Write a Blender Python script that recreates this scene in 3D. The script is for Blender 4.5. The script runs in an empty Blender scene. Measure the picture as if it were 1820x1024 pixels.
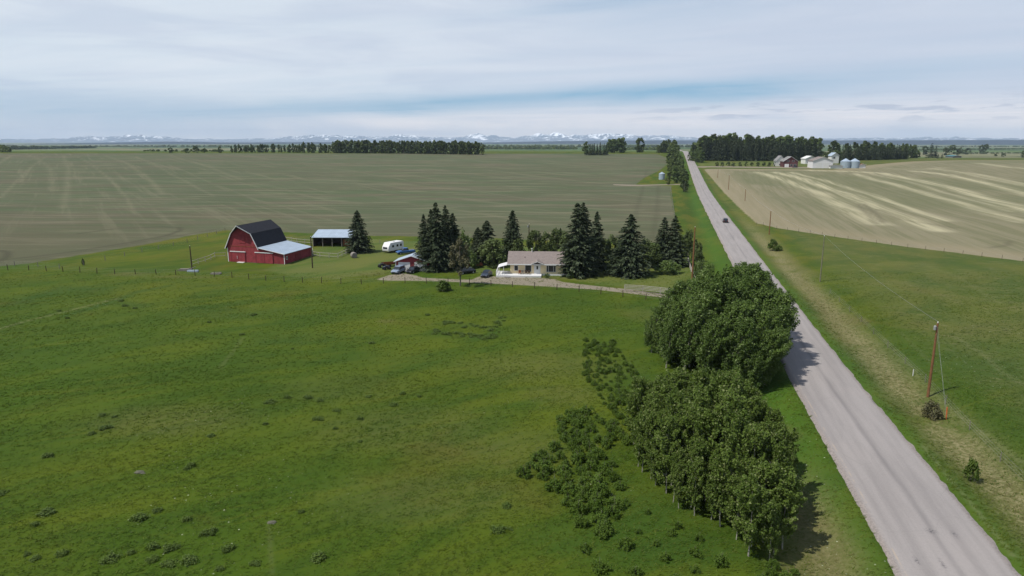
import bpy, bmesh, math, random
import numpy as np
from mathutils import Vector, Matrix
R = math.radians
PI = math.pi
random.seed(7)
C = bpy.context.scene
COL = C.collection

# ------------------------------------------------------------------ camera
F = 1213.0; CX = 910.0; CY = 512.0; H = 31.0
PITCH = math.atan(262 / F)
cam_d = bpy.data.cameras.new('camera'); cam = bpy.data.objects.new('camera', cam_d); COL.objects.link(cam)
cam_d.sensor_width = 36; cam_d.lens = 36 * F / 1820; cam_d.clip_start = 1; cam_d.clip_end = 90000
cam.location = (0, 0, H); cam.rotation_euler = (PI / 2 - PITCH, 0, 0)
C.camera = cam
# ------------------------------------------------------------------ sun, exposure
SUN_EL = R(57); SH_DIR = R(24)        # shadows fall towards +X, a little away
sx, sy = -math.cos(SH_DIR), -math.sin(SH_DIR)      # horizontal direction TO the sun
sd = bpy.data.lights.new('sun', 'SUN'); sun = bpy.data.objects.new('sun', sd); COL.objects.link(sun)
sd.energy = 4.8; sd.angle = R(0.7); sd.color = (1, .955, .88)
to_sun = Vector((sx * math.cos(SUN_EL), sy * math.cos(SUN_EL), math.sin(SUN_EL)))
sun.rotation_euler = to_sun.to_track_quat('Z', 'Y').to_euler()
sun.location = (0, 0, 200)
C.view_settings.view_transform = 'Standard'; C.view_settings.look = 'None'
C.view_settings.exposure = .10; C.view_settings.gamma = 1; C.view_settings.use_curve_mapping = False
C.render.engine = 'CYCLES'
C.cycles.max_bounces = 6; C.cycles.volume_bounces = 0; C.cycles.transparent_max_bounces = 8

# ------------------------------------------------------------------ node helper
class NB:
    def __init__(s, nt): s.nt = nt; s.n = nt.nodes; s.l = nt.links
    def put(s, sock, v):
        if v is None: return
        if isinstance(v, bpy.types.NodeSocket): s.l.new(v, sock)
        else:
            try: sock.default_value = v
            except Exception:
                sock.default_value = (v[0], v[1], v[2], 1) if len(v) == 3 else v
    def node(s, t, **k):
        nd = s.n.new(t)
        for a, b in k.items(): setattr(nd, a, b)
        return nd
    def m(s, op, a, b=None, c=None, clamp=False):
        nd = s.node('ShaderNodeMath', operation=op, use_clamp=clamp)
        s.put(nd.inputs[0], a); s.put(nd.inputs[1], b); s.put(nd.inputs[2], c); return nd.outputs[0]
    def add(s, a, b): return s.m('ADD', a, b)
    def sub(s, a, b): return s.m('SUBTRACT', a, b)
    def mul(s, a, b): return s.m('MULTIPLY', a, b)
    def inv(s, a): return s.m('SUBTRACT', 1.0, a)
    def step(s, x, a, b, lo=0., hi=1.):
        nd = s.node('ShaderNodeMapRange', interpolation_type='SMOOTHSTEP')
        s.put(nd.inputs[0], x); nd.inputs[1].default_value = a; nd.inputs[2].default_value = b
        nd.inputs[3].default_value = lo; nd.inputs[4].default_value = hi; return nd.outputs[0]
    def gauss(s, x, c, w):
        d = s.m('DIVIDE', s.m('SUBTRACT', x, c), w); return s.m('EXPONENT', s.mul(s.mul(d, d), -1.0))
    def mix(s, f, a, b, bt='MIX'):
        nd = s.node('ShaderNodeMix', data_type='RGBA', blend_type=bt)
        def cv(v): return v if isinstance(v, bpy.types.NodeSocket) else (v[0], v[1], v[2], 1)
        s.put(nd.inputs[0], f); s.put(nd.inputs[6], cv(a)); s.put(nd.inputs[7], cv(b)); return nd.outputs[2]
    def noise(s, vec, scale, detail=3, rough=.5, dist=0):
        nd = s.node('ShaderNodeTexNoise'); s.put(nd.inputs['Vector'], vec)
        nd.inputs['Scale'].default_value = scale; nd.inputs['Detail'].default_value = detail
        nd.inputs['Roughness'].default_value = rough; nd.inputs['Distortion'].default_value = dist
        return nd.outputs[0]
    def map(s, vec, loc=(0, 0, 0), rot=(0, 0, 0), sc=(1, 1, 1)):
        if rot != (0, 0, 0) and sc != (1, 1, 1): vec = s.map(vec, rot=rot); rot = (0, 0, 0)     # turn first, then stretch
        nd = s.node('ShaderNodeMapping'); s.put(nd.inputs[0], vec)
        nd.inputs[1].default_value = loc; nd.inputs[2].default_value = rot; nd.inputs[3].default_value = sc
        return nd.outputs[0]
    def attr(s, name): return s.node('ShaderNodeAttribute', attribute_name=name).outputs['Fac']
    def pos(s): return s.node('ShaderNodeNewGeometry').outputs['Position']
    def comb(s, x, y, z):
        nd = s.node('ShaderNodeCombineXYZ'); s.put(nd.inputs[0], x); s.put(nd.inputs[1], y); s.put(nd.inputs[2], z); return nd.outputs[0]
    def sep(s, v):
        nd = s.node('ShaderNodeSeparateXYZ'); s.put(nd.inputs[0], v); return nd.outputs

# ------------------------------------------------------------------ sky
W = bpy.data.worlds.new('World'); C.world = W; W.use_nodes = True
b = NB(W.node_tree); b.n.clear()
sky = b.node('ShaderNodeTexSky', sky_type='NISHITA', sun_disc=False)
sky.sun_elevation = SUN_EL; sky.sun_rotation = math.atan2(sx, sy)
sky.air_density = 1.0; sky.dust_density = 1.5; sky.ozone_density = 1.0; sky.altitude = 900
gen = b.node('ShaderNodeTexCoord').outputs['Generated']
X_, Y_, Z_ = b.sep(gen)
el = b.mul(b.m('ARCSINE', Z_), 180 / PI)            # degrees above the horizon
az = b.mul(b.m('ARCTAN2', X_, Y_), 180 / PI)
cv = b.comb(b.mul(az, .045), b.mul(el, .32), 0.0)
wsp = b.noise(cv, 1.3, 7, .55, .6)
wsp2 = b.noise(b.comb(b.mul(az, .02), b.mul(el, .12), 3.7), 1.6, 5, .5, .4)
# plane-projected cirrus for the high sky
zc = b.m('MAXIMUM', Z_, .03)
pv = b.comb(b.m('DIVIDE', X_, zc), b.m('DIVIDE', Y_, zc), 0.0)
cir = b.noise(b.map(pv, rot=(0, 0, R(35)), sc=(.25, .9, 1)), .55, 7, .58, .5)
# clear blue lane winding above the skyline
lane_c = b.add(b.add(3.15, b.mul(az, .042)), b.mul(b.sub(wsp2, .5), 2.4))
wid = b.step(az, -40, 5, .55, .85)
lane = b.mul(b.gauss(el, lane_c, wid), b.mul(b.step(az, -36, -6), b.step(az, 40, 8, .1, 1)))
lane = b.mul(lane, b.step(wsp, .25, .6, 1.0, .62))
low_left = b.mul(b.gauss(el, 2.0, 1.6), b.step(az, -8, -32))
top_blue = b.mul(b.gauss(el, 11.5, 2.0), b.mul(b.gauss(az, 9, 13), b.step(cir, .35, .6, 1., .3)))
cover = b.step(b.add(b.mul(wsp, .45), b.mul(cir, .55)), .25, .68, .72, .98)
cover = b.m('MULTIPLY_ADD', lane, -1.0, cover)
cover = b.m('MULTIPLY_ADD', low_left, -.42, cover)
cover = b.m('MULTIPLY_ADD', top_blue, -.5, cover)
cover = b.m('MULTIPLY_ADD', b.step(el, 17, 45), -.55, cover, clamp=True)
blue = b.mix(b.step(el, 1, 30), (2.3, 4.8, 7.0), (1.0, 2.1, 4.4))
blue = b.mix(.15, blue, sky.outputs[0])
cl = b.mix(b.step(az, -30, 25), (8.3, 8.8, 9.4), (6.8, 7.3, 8.4))
cl = b.mix(b.gauss(el, .9, 1.7), cl, (11.2, 10.2, 9.8))
cl = b.mix(b.mul(b.step(wsp, .40, .66), .6), cl, (5.6, 6.4, 7.8))
col = b.mix(cover, blue, cl)
# small flat grey stratus bars low on the right
sb = b.noise(b.comb(b.mul(az, .22), b.mul(el, 1.9), 9.0), 1.0, 5, .55, .3)
bars = b.mul(b.step(sb, .52, .62), b.mul(b.gauss(el, 2.2, .85), b.step(az, 2, 20)))
col = b.mix(b.mul(bars, .62), col, (3.9, 4.6, 6.0))
bg = b.node('ShaderNodeBackground'); b.put(bg.inputs[0], col); bg.inputs[1].default_value = .092
wo = b.node('ShaderNodeOutputWorld'); b.l.new(bg.outputs[0], wo.inputs[0])

# ------------------------------------------------------------------ terrain function
def hermite(xs, ys):
    xs = np.array(xs, float); ys = np.array(ys, float)
    d = np.diff(ys) / np.diff(xs); mm = np.zeros(len(xs))
    for i in range(1, len(xs) - 1):
        if d[i - 1] * d[i] > 0: mm[i] = 2 * d[i - 1] * d[i] / (d[i - 1] + d[i])
    def f(x):
        x = np.clip(x, xs[0], xs[-1]); i = np.clip(np.searchsorted(xs, x) - 1, 0, len(xs) - 2)
        h = xs[i + 1] - xs[i]; t = (x - xs[i]) / h
        return ((2 * t**3 - 3 * t**2 + 1) * ys[i] + (t**3 - 2 * t**2 + t) * h * mm[i] + (-2 * t**3 + 3 * t**2) * ys[i + 1] + (t**3 - t**2) * h * mm[i + 1])
    return f
profL = hermite([-200, 20, 45, 85, 190, 400, 500, 800, 1080, 1500, 3000, 6500, 12000, 60000], [1.5, 1.4, 1.2, .2, -.6, -1.1, 0.6, 9.2, 14.2, 9, -3, -14, -22, -22])
profR = hermite([-200, 20, 45, 85, 190, 400, 500, 800, 1250, 2500, 6500, 12000, 60000], [1.5, 1.4, 1.2, .2, -.6, -1.1, .6, 9.2, 1.5, -9, -19, -22, -22])
TH = math.atan(.2295); RC0 = 21.6                 # road direction and offset
def road_t(X, Y): return (X - (RC0 + .2295 * Y)) * math.cos(TH)
def sstep(a, b_, x): t = np.clip((x - a) / (b_ - a), 0, 1); return t * t * (3 - 2 * t)
def zbase(X, Y):
    X = np.asarray(X, float); Y = np.asarray(Y, float); t = road_t(X, Y)
    w = sstep(60, 260, t)
    z = profL(Y) * (1 - w) + profR(Y) * w
    r = np.hypot(X, Y)
    z = z + (np.sin(X * .045 + 1.3) * np.cos(Y * .038 + .4) * .35 + np.sin(X * .11 + Y * .07) * .12) * (1 - sstep(8, 26, 60 - np.abs(t))) * sstep(30, 70, r) * (1 - sstep(500, 900, r))
    return z
def zg(X, Y):
    z = zbase(X, Y); t = np.abs(road_t(X, Y)); Y = np.asarray(Y, float); fade = 1 - sstep(500, 800, Y)
    ditch = -.75 * sstep(4.6, 8.5, t) * (1 - sstep(9.5, 15, t))
    under = -.18 * (1 - sstep(4.0, 4.7, t))
    return z + ditch * fade + under * (1 + 2 * sstep(300, 900, Y)) - .05
def ray(px, py):
    u = (CY - py) / F; cp, sp = math.cos(PITCH), math.sin(PITCH)
    return (px - CX) / F, cp + u * sp, -sp + u * cp
def G(px, py, dmax=9000):
    """the point of the ground seen at pixel (px,py) of the photograph"""
    rx, ry, rz = ray(px, py); d0 = 20.0; d = d0
    ds = np.geomspace(20, dmax, 900); hh = H + rz * ds - zbase(rx * ds, ry * ds)
    k = np.where(hh < 0)[0]
    if len(k) == 0: k = len(ds) - 1
    else: k = k[0]
    lo, hi = ds[max(k - 1, 0)], ds[k]
    for _ in range(30):
        mid = (lo + hi) / 2
        if H + rz * mid - float(zbase(rx * mid, ry * mid)) < 0: hi = mid
        else: lo = mid
    return Vector((rx * hi, ry * hi, float(zg(rx * hi, ry * hi)))), hi
def GV(px, py): return G(px, py)[0]
def hgt(p, py_top):
    """height of a thing standing at p whose top is seen at py_top"""
    u = (CY - py_top) / F; cp, sp = math.cos(PITCH), math.sin(PITCH)
    return H + p.y * (-sp + u * cp) / (cp + u * sp) - p.z
def poly(pts): return np.array([tuple(GV(*p))[:2] for p in pts])
def sdf_poly(P, x, y):
    """signed distance, positive inside"""
    n = len(P); d = np.full(x.shape, 1e9); ins = np.zeros(x.shape, bool)
    for i in range(n):
        ax, ay = P[i]; bx, by = P[(i + 1) % n]; ex, ey = bx - ax, by - ay
        t = np.clip(((x - ax) * ex + (y - ay) * ey) / (ex * ex + ey * ey + 1e-9), 0, 1)
        d = np.minimum(d, np.hypot(x - ax - t * ex, y - ay - t * ey))
        c = ((ay > y) != (by > y)) & (x < (bx - ax) * (y - ay) / (by - ay + 1e-12) + ax); ins ^= c
    return np.where(ins, d, -d)
def dist_line(P, x, y):
    d = np.full(x.shape, 1e9)
    for i in range(len(P) - 1):
        ax, ay = P[i]; bx, by = P[i + 1]; ex, ey = bx - ax, by - ay
        t = np.clip(((x - ax) * ex + (y - ay) * ey) / (ex * ex + ey * ey + 1e-9), 0, 1)
        d = np.minimum(d, np.hypot(x - ax - t * ex, y - ay - t * ey))
    return d

# ------------------------------------------------------------------ object helpers
def tag(o, label=None, cat=None, group=None, kind=None):
    if label: o['label'] = label
    if cat: o['category'] = cat
    if group: o['group'] = group
    if kind: o['kind'] = kind
    return o
def empty(name, label, cat, loc=(0, 0, 0), rz=0, group=None):
    o = bpy.data.objects.new(name, None); COL.objects.link(o); o.location = loc; o.rotation_euler = (0, 0, rz)
    o.empty_display_size = .3
    return tag(o, label, cat, group)
def fast_mesh(name, V, Fc, mats, parent=None, smooth=False, mi=None, k=None):
    """V (n,3), Fc (m,k) arrays"""
    me = bpy.data.meshes.new(name); V = np.asarray(V, np.float32); Fc = np.asarray(Fc, np.int32)
    m_, k_ = Fc.shape
    me.vertices.add(len(V)); me.vertices.foreach_set('co', V.ravel())
    me.loops.add(m_ * k_); me.loops.foreach_set('vertex_index', Fc.ravel())
    me.polygons.add(m_); me.polygons.foreach_set('loop_start', np.arange(m_, dtype=np.int32) * k_)
    me.polygons.foreach_set('loop_total', np.full(m_, k_, np.int32))
    if mi is not None: me.polygons.foreach_set('material_index', np.asarray(mi, np.int32))
    me.update(calc_edges=True)
    me.polygons.foreach_set('use_smooth', np.full(m_, smooth))
    for mt in (mats if isinstance(mats, (list, tuple)) else [mats]): me.materials.append(mt)
    o = bpy.data.objects.new(name, me); COL.objects.link(o); o.parent = parent
    return o
def copy_tree(o, parent=None):
    c = o.copy(); COL.objects.link(c)
    if parent is not None: c.parent = parent
    for ch in o.children: copy_tree(ch, c)
    return c
class MB:
    """collects boxes, bars, prisms into one mesh"""
    def __init__(s): s.bm = bmesh.new()
    def face(s, pts):
        return s.bm.faces.new([s.bm.verts.new(p) for p in pts])
    def box(s, x0, x1, y0, y1, z0, z1, mat=None):
        c = [(x0, y0, z0), (x1, y0, z0), (x1, y1, z0), (x0, y1, z0), (x0, y0, z1), (x1, y0, z1), (x1, y1, z1), (x0, y1, z1)]
        if mat is not None: c = [tuple(mat @ Vector(p)) for p in c]
        v = [s.bm.verts.new(p) for p in c]
        for f in ((0, 3, 2, 1), (4, 5, 6, 7), (0, 1, 5, 4), (1, 2, 6, 5), (2, 3, 7, 6), (3, 0, 4, 7)): s.bm.faces.new([v[i] for i in f])
        return s
    def prism(s, prof, y0, y1, axis='y'):
        """profile [(x,z)] extruded along y"""
        def P(p, y): return (p[0], y, p[1]) if axis == 'y' else (y, p[0], p[1])
        a = [s.bm.verts.new(P(p, y0)) for p in prof]; b_ = [s.bm.verts.new(P(p, y1)) for p in prof]
        n = len(prof); s.bm.faces.new(a); s.bm.faces.new(b_[::-1])
        for i in range(n): s.bm.faces.new([a[i], b_[i], b_[(i + 1) % n], a[(i + 1) % n]])
        return s
    def bar(s, p, q, r0, r1=None, n=6, cap=True):
        p = Vector(p); q = Vector(q); r1 = r0 if r1 is None else r1
        d = (q - p); 
        if d.length < 1e-6: return s
        d.normalize(); a = d.orthogonal().normalized(); c = d.cross(a)
        A = [s.bm.verts.new(p + (a * math.cos(2 * PI * i / n) + c * math.sin(2 * PI * i / n)) * r0) for i in range(n)]
        B = [s.bm.verts.new(q + (a * math.cos(2 * PI * i / n) + c * math.sin(2 * PI * i / n)) * r1) for i in range(n)]
        for i in range(n): s.bm.faces.new([A[i], A[(i + 1) % n], B[(i + 1) % n], B[i]])
        if cap: s.bm.faces.new(A[::-1]); s.bm.faces.new(B)
        return s
    def tube(s, pts, rad, n=6):
        pts = [Vector(p) for p in pts]; rings = []
        for i, p in enumerate(pts):
            d = (pts[min(i + 1, len(pts) - 1)] - pts[max(i - 1, 0)]).normalized()
            a = d.cross(Vector((.31, .95, .05))).normalized(); c = d.cross(a)
            r = rad[i] if isinstance(rad, (list, tuple)) else rad
            rings.append([s.bm.verts.new(p + (a * math.cos(2 * PI * j / n) + c * math.sin(2 * PI * j / n)) * r) for j in range(n)])
        for A, B in zip(rings[:-1], rings[1:]):
            for j in range(n): s.bm.faces.new([A[j], A[(j + 1) % n], B[(j + 1) % n], B[j]])
        s.bm.faces.new(rings[0][::-1]); s.bm.faces.new(rings[-1])
        return s
    def lathe(s, prof, n=24, ctr=(0, 0, 0)):
        rings = []
        for r, z in prof:
            rings.append([s.bm.verts.new((ctr[0] + r * math.cos(2 * PI * j / n), ctr[1] + r * math.sin(2 * PI * j / n), ctr[2] + z)) for j in range(n)])
        for A, B in zip(rings[:-1], rings[1:]):
            for j in range(n): s.bm.faces.new([A[j], A[(j + 1) % n], B[(j + 1) % n], B[j]])
        s.bm.faces.new(rings[0][::-1]); s.bm.faces.new(rings[-1])
        return s
    def loft(s, secs):
        """list of equal-length closed sections"""
        rings = [[s.bm.verts.new(p) for p in sec] for sec in secs]; n = len(rings[0])
        for A, B in zip(rings[:-1], rings[1:]):
            for j in range(n): s.bm.faces.new([A[j], A[(j + 1) % n], B[(j + 1) % n], B[j]])
        s.bm.faces.new(rings[0][::-1]); s.bm.faces.new(rings[-1])
        return s
    def build(s, name, mat, parent=None, bevel=0, smooth=False):
        bmesh.ops.recalc_face_normals(s.bm, faces=s.bm.faces)
        me = bpy.data.meshes.new(name); s.bm.to_mesh(me); s.bm.free()
        me.materials.append(mat)
        o = bpy.data.objects.new(name, me); COL.objects.link(o); o.parent = parent
        if smooth: me.polygons.foreach_set('use_smooth', np.full(len(me.polygons), True))
        if bevel:
            md = o.modifiers.new('bevel', 'BEVEL'); md.width = bevel; md.segments = 2; md.limit_method = 'ANGLE'
        return o

# ------------------------------------------------------------------ materials
def mat(name, col, rough=.7, spec=.3, metal=0, var=.25, scale=3., bump=0, col2=None, stripes=None, bscale=None):
    m_ = bpy.data.materials.new(name); m_.use_nodes = True; q = NB(m_.node_tree); p = q.n['Principled BSDF']
    tc = q.node('ShaderNodeTexCoord').outputs['Object']
    n1 = q.noise(tc, scale, 5, .6); n2 = q.noise(tc, scale * 7, 3, .6)
    c2 = col2 or tuple(c * (1 - var) for c in col)
    f = q.step(q.add(q.mul(n1, .7), q.mul(n2, .3)), .35, .65)
    c = q.mix(f, col, c2)
    if stripes:
        axis, per, dark = stripes
        cc = q.sep(tc)[axis]
        fr = q.m('FRACT', q.m('DIVIDE', cc, per)); ln = q.m('LESS_THAN', fr, .14)
        bn = q.noise(q.comb(q.m('FLOOR', q.m('DIVIDE', cc, per)), 0., 0.), 3.3, 1)
        c = q.mix(q.mul(q.step(bn, .3, .7), .25), c, tuple(x * .7 for x in col))
        c = q.mix(q.mul(ln, dark), c, tuple(x * .35 for x in col))
    q.put(p.inputs['Base Color'], c); p.inputs['Roughness'].default_value = rough
    p.inputs['Specular IOR Level'].default_value = spec; p.inputs['Metallic'].default_value = metal
    if bump:
        bn = q.node('ShaderNodeBump'); bn.inputs['Strength'].default_value = bump; bn.inputs['Distance'].default_value = .05
        q.put(bn.inputs['Height'], n2); q.l.new(bn.outputs[0], p.inputs['Normal'])
    return m_
def leaf_mat(name, dark, light, rough=.5, trans=.25, spec=.35, tip=None):
    m_ = bpy.data.materials.new(name); m_.use_nodes = True; q = NB(m_.node_tree); p = q.n['Principled BSDF']
    g = q.node('ShaderNodeNewGeometry'); rnd = g.outputs['Random Per Island']
    orn = q.node('ShaderNodeObjectInfo').outputs['Random']
    tc = q.node('ShaderNodeTexCoord').outputs['Object']
    n = q.noise(tc, 1.1, 3)
    f = q.m('ADD', q.mul(rnd, .55), q.mul(q.step(n, .3, .7), .25)); f = q.m('ADD', f, q.mul(orn, .3), clamp=True)
    c = q.mix(f, dark, light)
    if tip: c = q.mix(q.step(rnd, .86, .93), c, tip)
    q.put(p.inputs['Base Color'], c); p.inputs['Roughness'].default_value = rough
    p.inputs['Specular IOR Level'].default_value = spec
    tr = q.node('ShaderNodeBsdfTranslucent'); q.put(tr.inputs[0], q.mix(.5, c, light))
    mx = q.node('ShaderNodeMixShader'); mx.inputs[0].default_value = trans
    q.l.new(p.outputs[0], mx.inputs[1]); q.l.new(tr.outputs[0], mx.inputs[2])
    q.l.new(mx.outputs[0], q.n['Material Output'].inputs[0])
    return m_
M = {}
M['aspen'] = leaf_mat('aspen_leaf', (.030, .060, .010), (.120, .178, .038), .5, .28, .12, tip=(.19, .24, .10))
M['aspen2'] = leaf_mat('young_aspen_leaf', (.042, .074, .010), (.124, .178, .034), .5, .3, .12, tip=(.18, .21, .08))
M['shrub'] = leaf_mat('shrub_leaf', (.038, .076, .008), (.098, .150, .022), .5, .22, .12)
M['lilac'] = leaf_mat('bright_shrub_leaf', (.05, .085, .018), (.11, .16, .03), .5, .25)
M['spruce'] = leaf_mat('spruce_needle', (.018, .031, .014), (.052, .070, .034), .7, .06, .15, tip=(.10, .12, .07))
M['pine'] = leaf_mat('pine_needle', (.028, .040, .020), (.062, .078, .040), .7, .08, .15)
M['brownleaf'] = leaf_mat('sparse_brown_leaf', (.060, .062, .028), (.125, .115, .050), .6, .2)
M['farleaf'] = leaf_mat('far_wood_leaf', (.038, .060, .018), (.096, .126, .038), .6, .12, .15)
M['poplar'] = leaf_mat('poplar_leaf', (.046, .078, .018), (.105, .150, .040), .55, .18, .3)
M['weed'] = leaf_mat('weed_leaf', (.046, .080, .010), (.085, .128, .018), .6, .15, .25)
M['bark'] = mat('grey_bark', (.16, .145, .12), .9, .1, var=.5, scale=6)
M['whitebark'] = mat('pale_aspen_bark', (.30, .29, .24), .8, .2, var=.45, scale=5)
M['red'] = mat('red_barn_paint', (.27, .044, .052), .75, .2, var=.38, scale=.8, stripes=(0, .3, .4))
M['redside'] = mat('red_plank_paint', (.25, .040, .048), .75, .2, var=.35, scale=1.2, stripes=(1, .3, .25))
M['white'] = mat('white_paint', (.60, .60, .60), .55, .3, var=.08)
M['white2'] = mat('off_white_paint', (.60, .60, .58), .6, .3, var=.12)
M['black_shingle'] = mat('black_shingle', (.022, .023, .030), .8, .25, var=.35, scale=2, stripes=(2, .25, .3))
M['tan_shingle'] = mat('grey_brown_shingle', (.215, .18, .165), .85, .2, var=.22, scale=2, stripes=(1, .22, .25))
M['metal'] = mat('galvanised_sheet', (.33, .40, .48), .55, .3, metal=0.1, var=.18, scale=.7, stripes=(0, .55, .14))
M['bin'] = mat('corrugated_bin_steel', (.30, .37, .42), .5, .3, metal=.15, var=.15, scale=.7, stripes=(2, .4, .35))
M['cream'] = mat('cream_siding', (.74, .61, .38), .7, .2, var=.08, scale=1, stripes=(2, .2, .25))
M['greywood'] = mat('weathered_wood', (.20, .185, .16), .9, .1, var=.35, scale=5)
M['palewood'] = mat('bleached_rail_wood', (.34, .32, .28), .9, .1, var=.3, scale=5)
M['darkwood'] = mat('dark_wood', (.075, .055, .04), .9, .1, var=.4, scale=5)
M['polewood'] = mat('brown_pole_wood', (.19, .095, .045), .85, .15, var=.35, scale=2)
M['greypole'] = mat('pale_pole_wood', (.17, .165, .11), .85, .15, var=.3, scale=2)
M['glass'] = mat('window_glass', (.02, .025, .03), .12, .6, var=.1)
M['tyre'] = mat('tyre_rubber', (.015, .015, .016), .8, .2)
M['hub'] = mat('wheel_hub_metal', (.35, .35, .37), .4, .5)
M['orange'] = mat('orange_marker_plastic', (.50, .13, .04), .6, .3, var=.2)
M['wire'] = mat('galvanised_wire', (.25, .26, .26), .5, .4)
M['rock'] = mat('field_stone', (.11, .11, .08), .9, .1, var=.4, scale=4, bump=.4)
M['straw'] = mat('old_hay', (.23, .21, .19), .95, .1, var=.4, scale=6, bump=.5)
M['blue_tarp'] = mat('blue_paint', (.03, .10, .26), .5, .4)
M['lamp'] = mat('headlight_lens', (.6, .6, .6), .2, .6)
M['taillamp'] = mat('tail_light_lens', (.30, .015, .012), .3, .5)
M['black'] = mat('black_paint', (.014, .015, .018), .3, .5)
M['navy'] = mat('dark_blue_paint', (.025, .035, .055), .3, .5)
M['silver'] = mat('silver_blue_paint', (.20, .25, .33), .3, .5)
M['rust'] = mat('rusty_metal', (.22, .075, .03), .85, .2, var=.4)
M['darkred'] = mat('maroon_siding', (.18, .03, .035), .75, .2)
M['dullmaroon'] = mat('dull_maroon_siding', (.10, .035, .036), .8, .2)
M['greyroof'] = mat('grey_shingle', (.22, .215, .21), .85, .2, stripes=(1, .3, .2))
M['teal'] = mat('teal_steel_roof', (.03, .14, .16), .5, .4)

# ------------------------------------------------------------------ ground material
def grass_nodes(q, P):
    """grass colour from world position; shared by the ground and the standing tufts"""
    xyz = q.sep(P)
    t = q.mul(q.sub(xyz[0], q.add(q.mul(xyz[1], .2295), RC0)), math.cos(TH))
    nL = q.noise(P, .018, 4, .55, .4)
    nM = q.noise(q.map(P, rot=(0, 0, R(48)), sc=(1.3, .42, 1)), .085, 5, .6, .5)
    nM2 = q.noise(q.map(P, loc=(37, 11, 0)), .045, 5, .6, .5)
    nF = q.noise(q.map(P, rot=(0, 0, R(50)), sc=(1.4, .5, 1)), .9, 6, .72, .1)
    nX = q.noise(P, 3.5, 3, .7)
    g = q.mix(q.step(nL, .36, .62), (.042, .088, .011), (.070, .106, .013))
    g = q.mix(q.mul(q.step(nM, .44, .60), .8), g, (.036, .078, .011))
    g = q.mix(q.mul(q.step(nM, .46, .30), .5), g, (.080, .118, .014))
    g = q.mix(q.mul(q.step(nM2, .56, .74), .55), g, (.090, .086, .024))
    nS_ = q.noise(q.map(P, rot=(0, 0, R(62)), sc=(1.6, .28, 1)), .22, 5, .65, .4)
    g = q.mix(q.mul(q.step(nS_, .50, .66), .45), g, (.030, .066, .011)); g = q.mix(q.mul(q.step(nS_, .46, .34), .35), g, (.088, .118, .016))
    nV = q.noise(q.map(P, rot=(0, 0, TH), sc=(1., .35, 1)), .11, 6, .68, .3)
    fv = q.step(xyz[1], 110, 230)
    g = q.mix(q.mul(q.mul(q.step(nV, .44, .62), fv), .7), g, (.105, .112, .022))
    g = q.mix(q.mul(q.mul(q.step(nV, .46, .34), fv), .5), g, (.038, .078, .014))
    g = q.mix(q.mul(q.step(nF, .54, .80), .15), g, (.036, .062, .011))
    g = q.mix(q.mul(q.step(nF, .48, .30), .25), g, (.094, .126, .020))
    g = q.mix(q.mul(q.step(nX, .50, .80), .12), g, (.030, .052, .012))
    g = q.mix(1.0, g, (.90, .80, .50), 'MULTIPLY')
    return g, t, nL, nM, nM2, nF, nX
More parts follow.
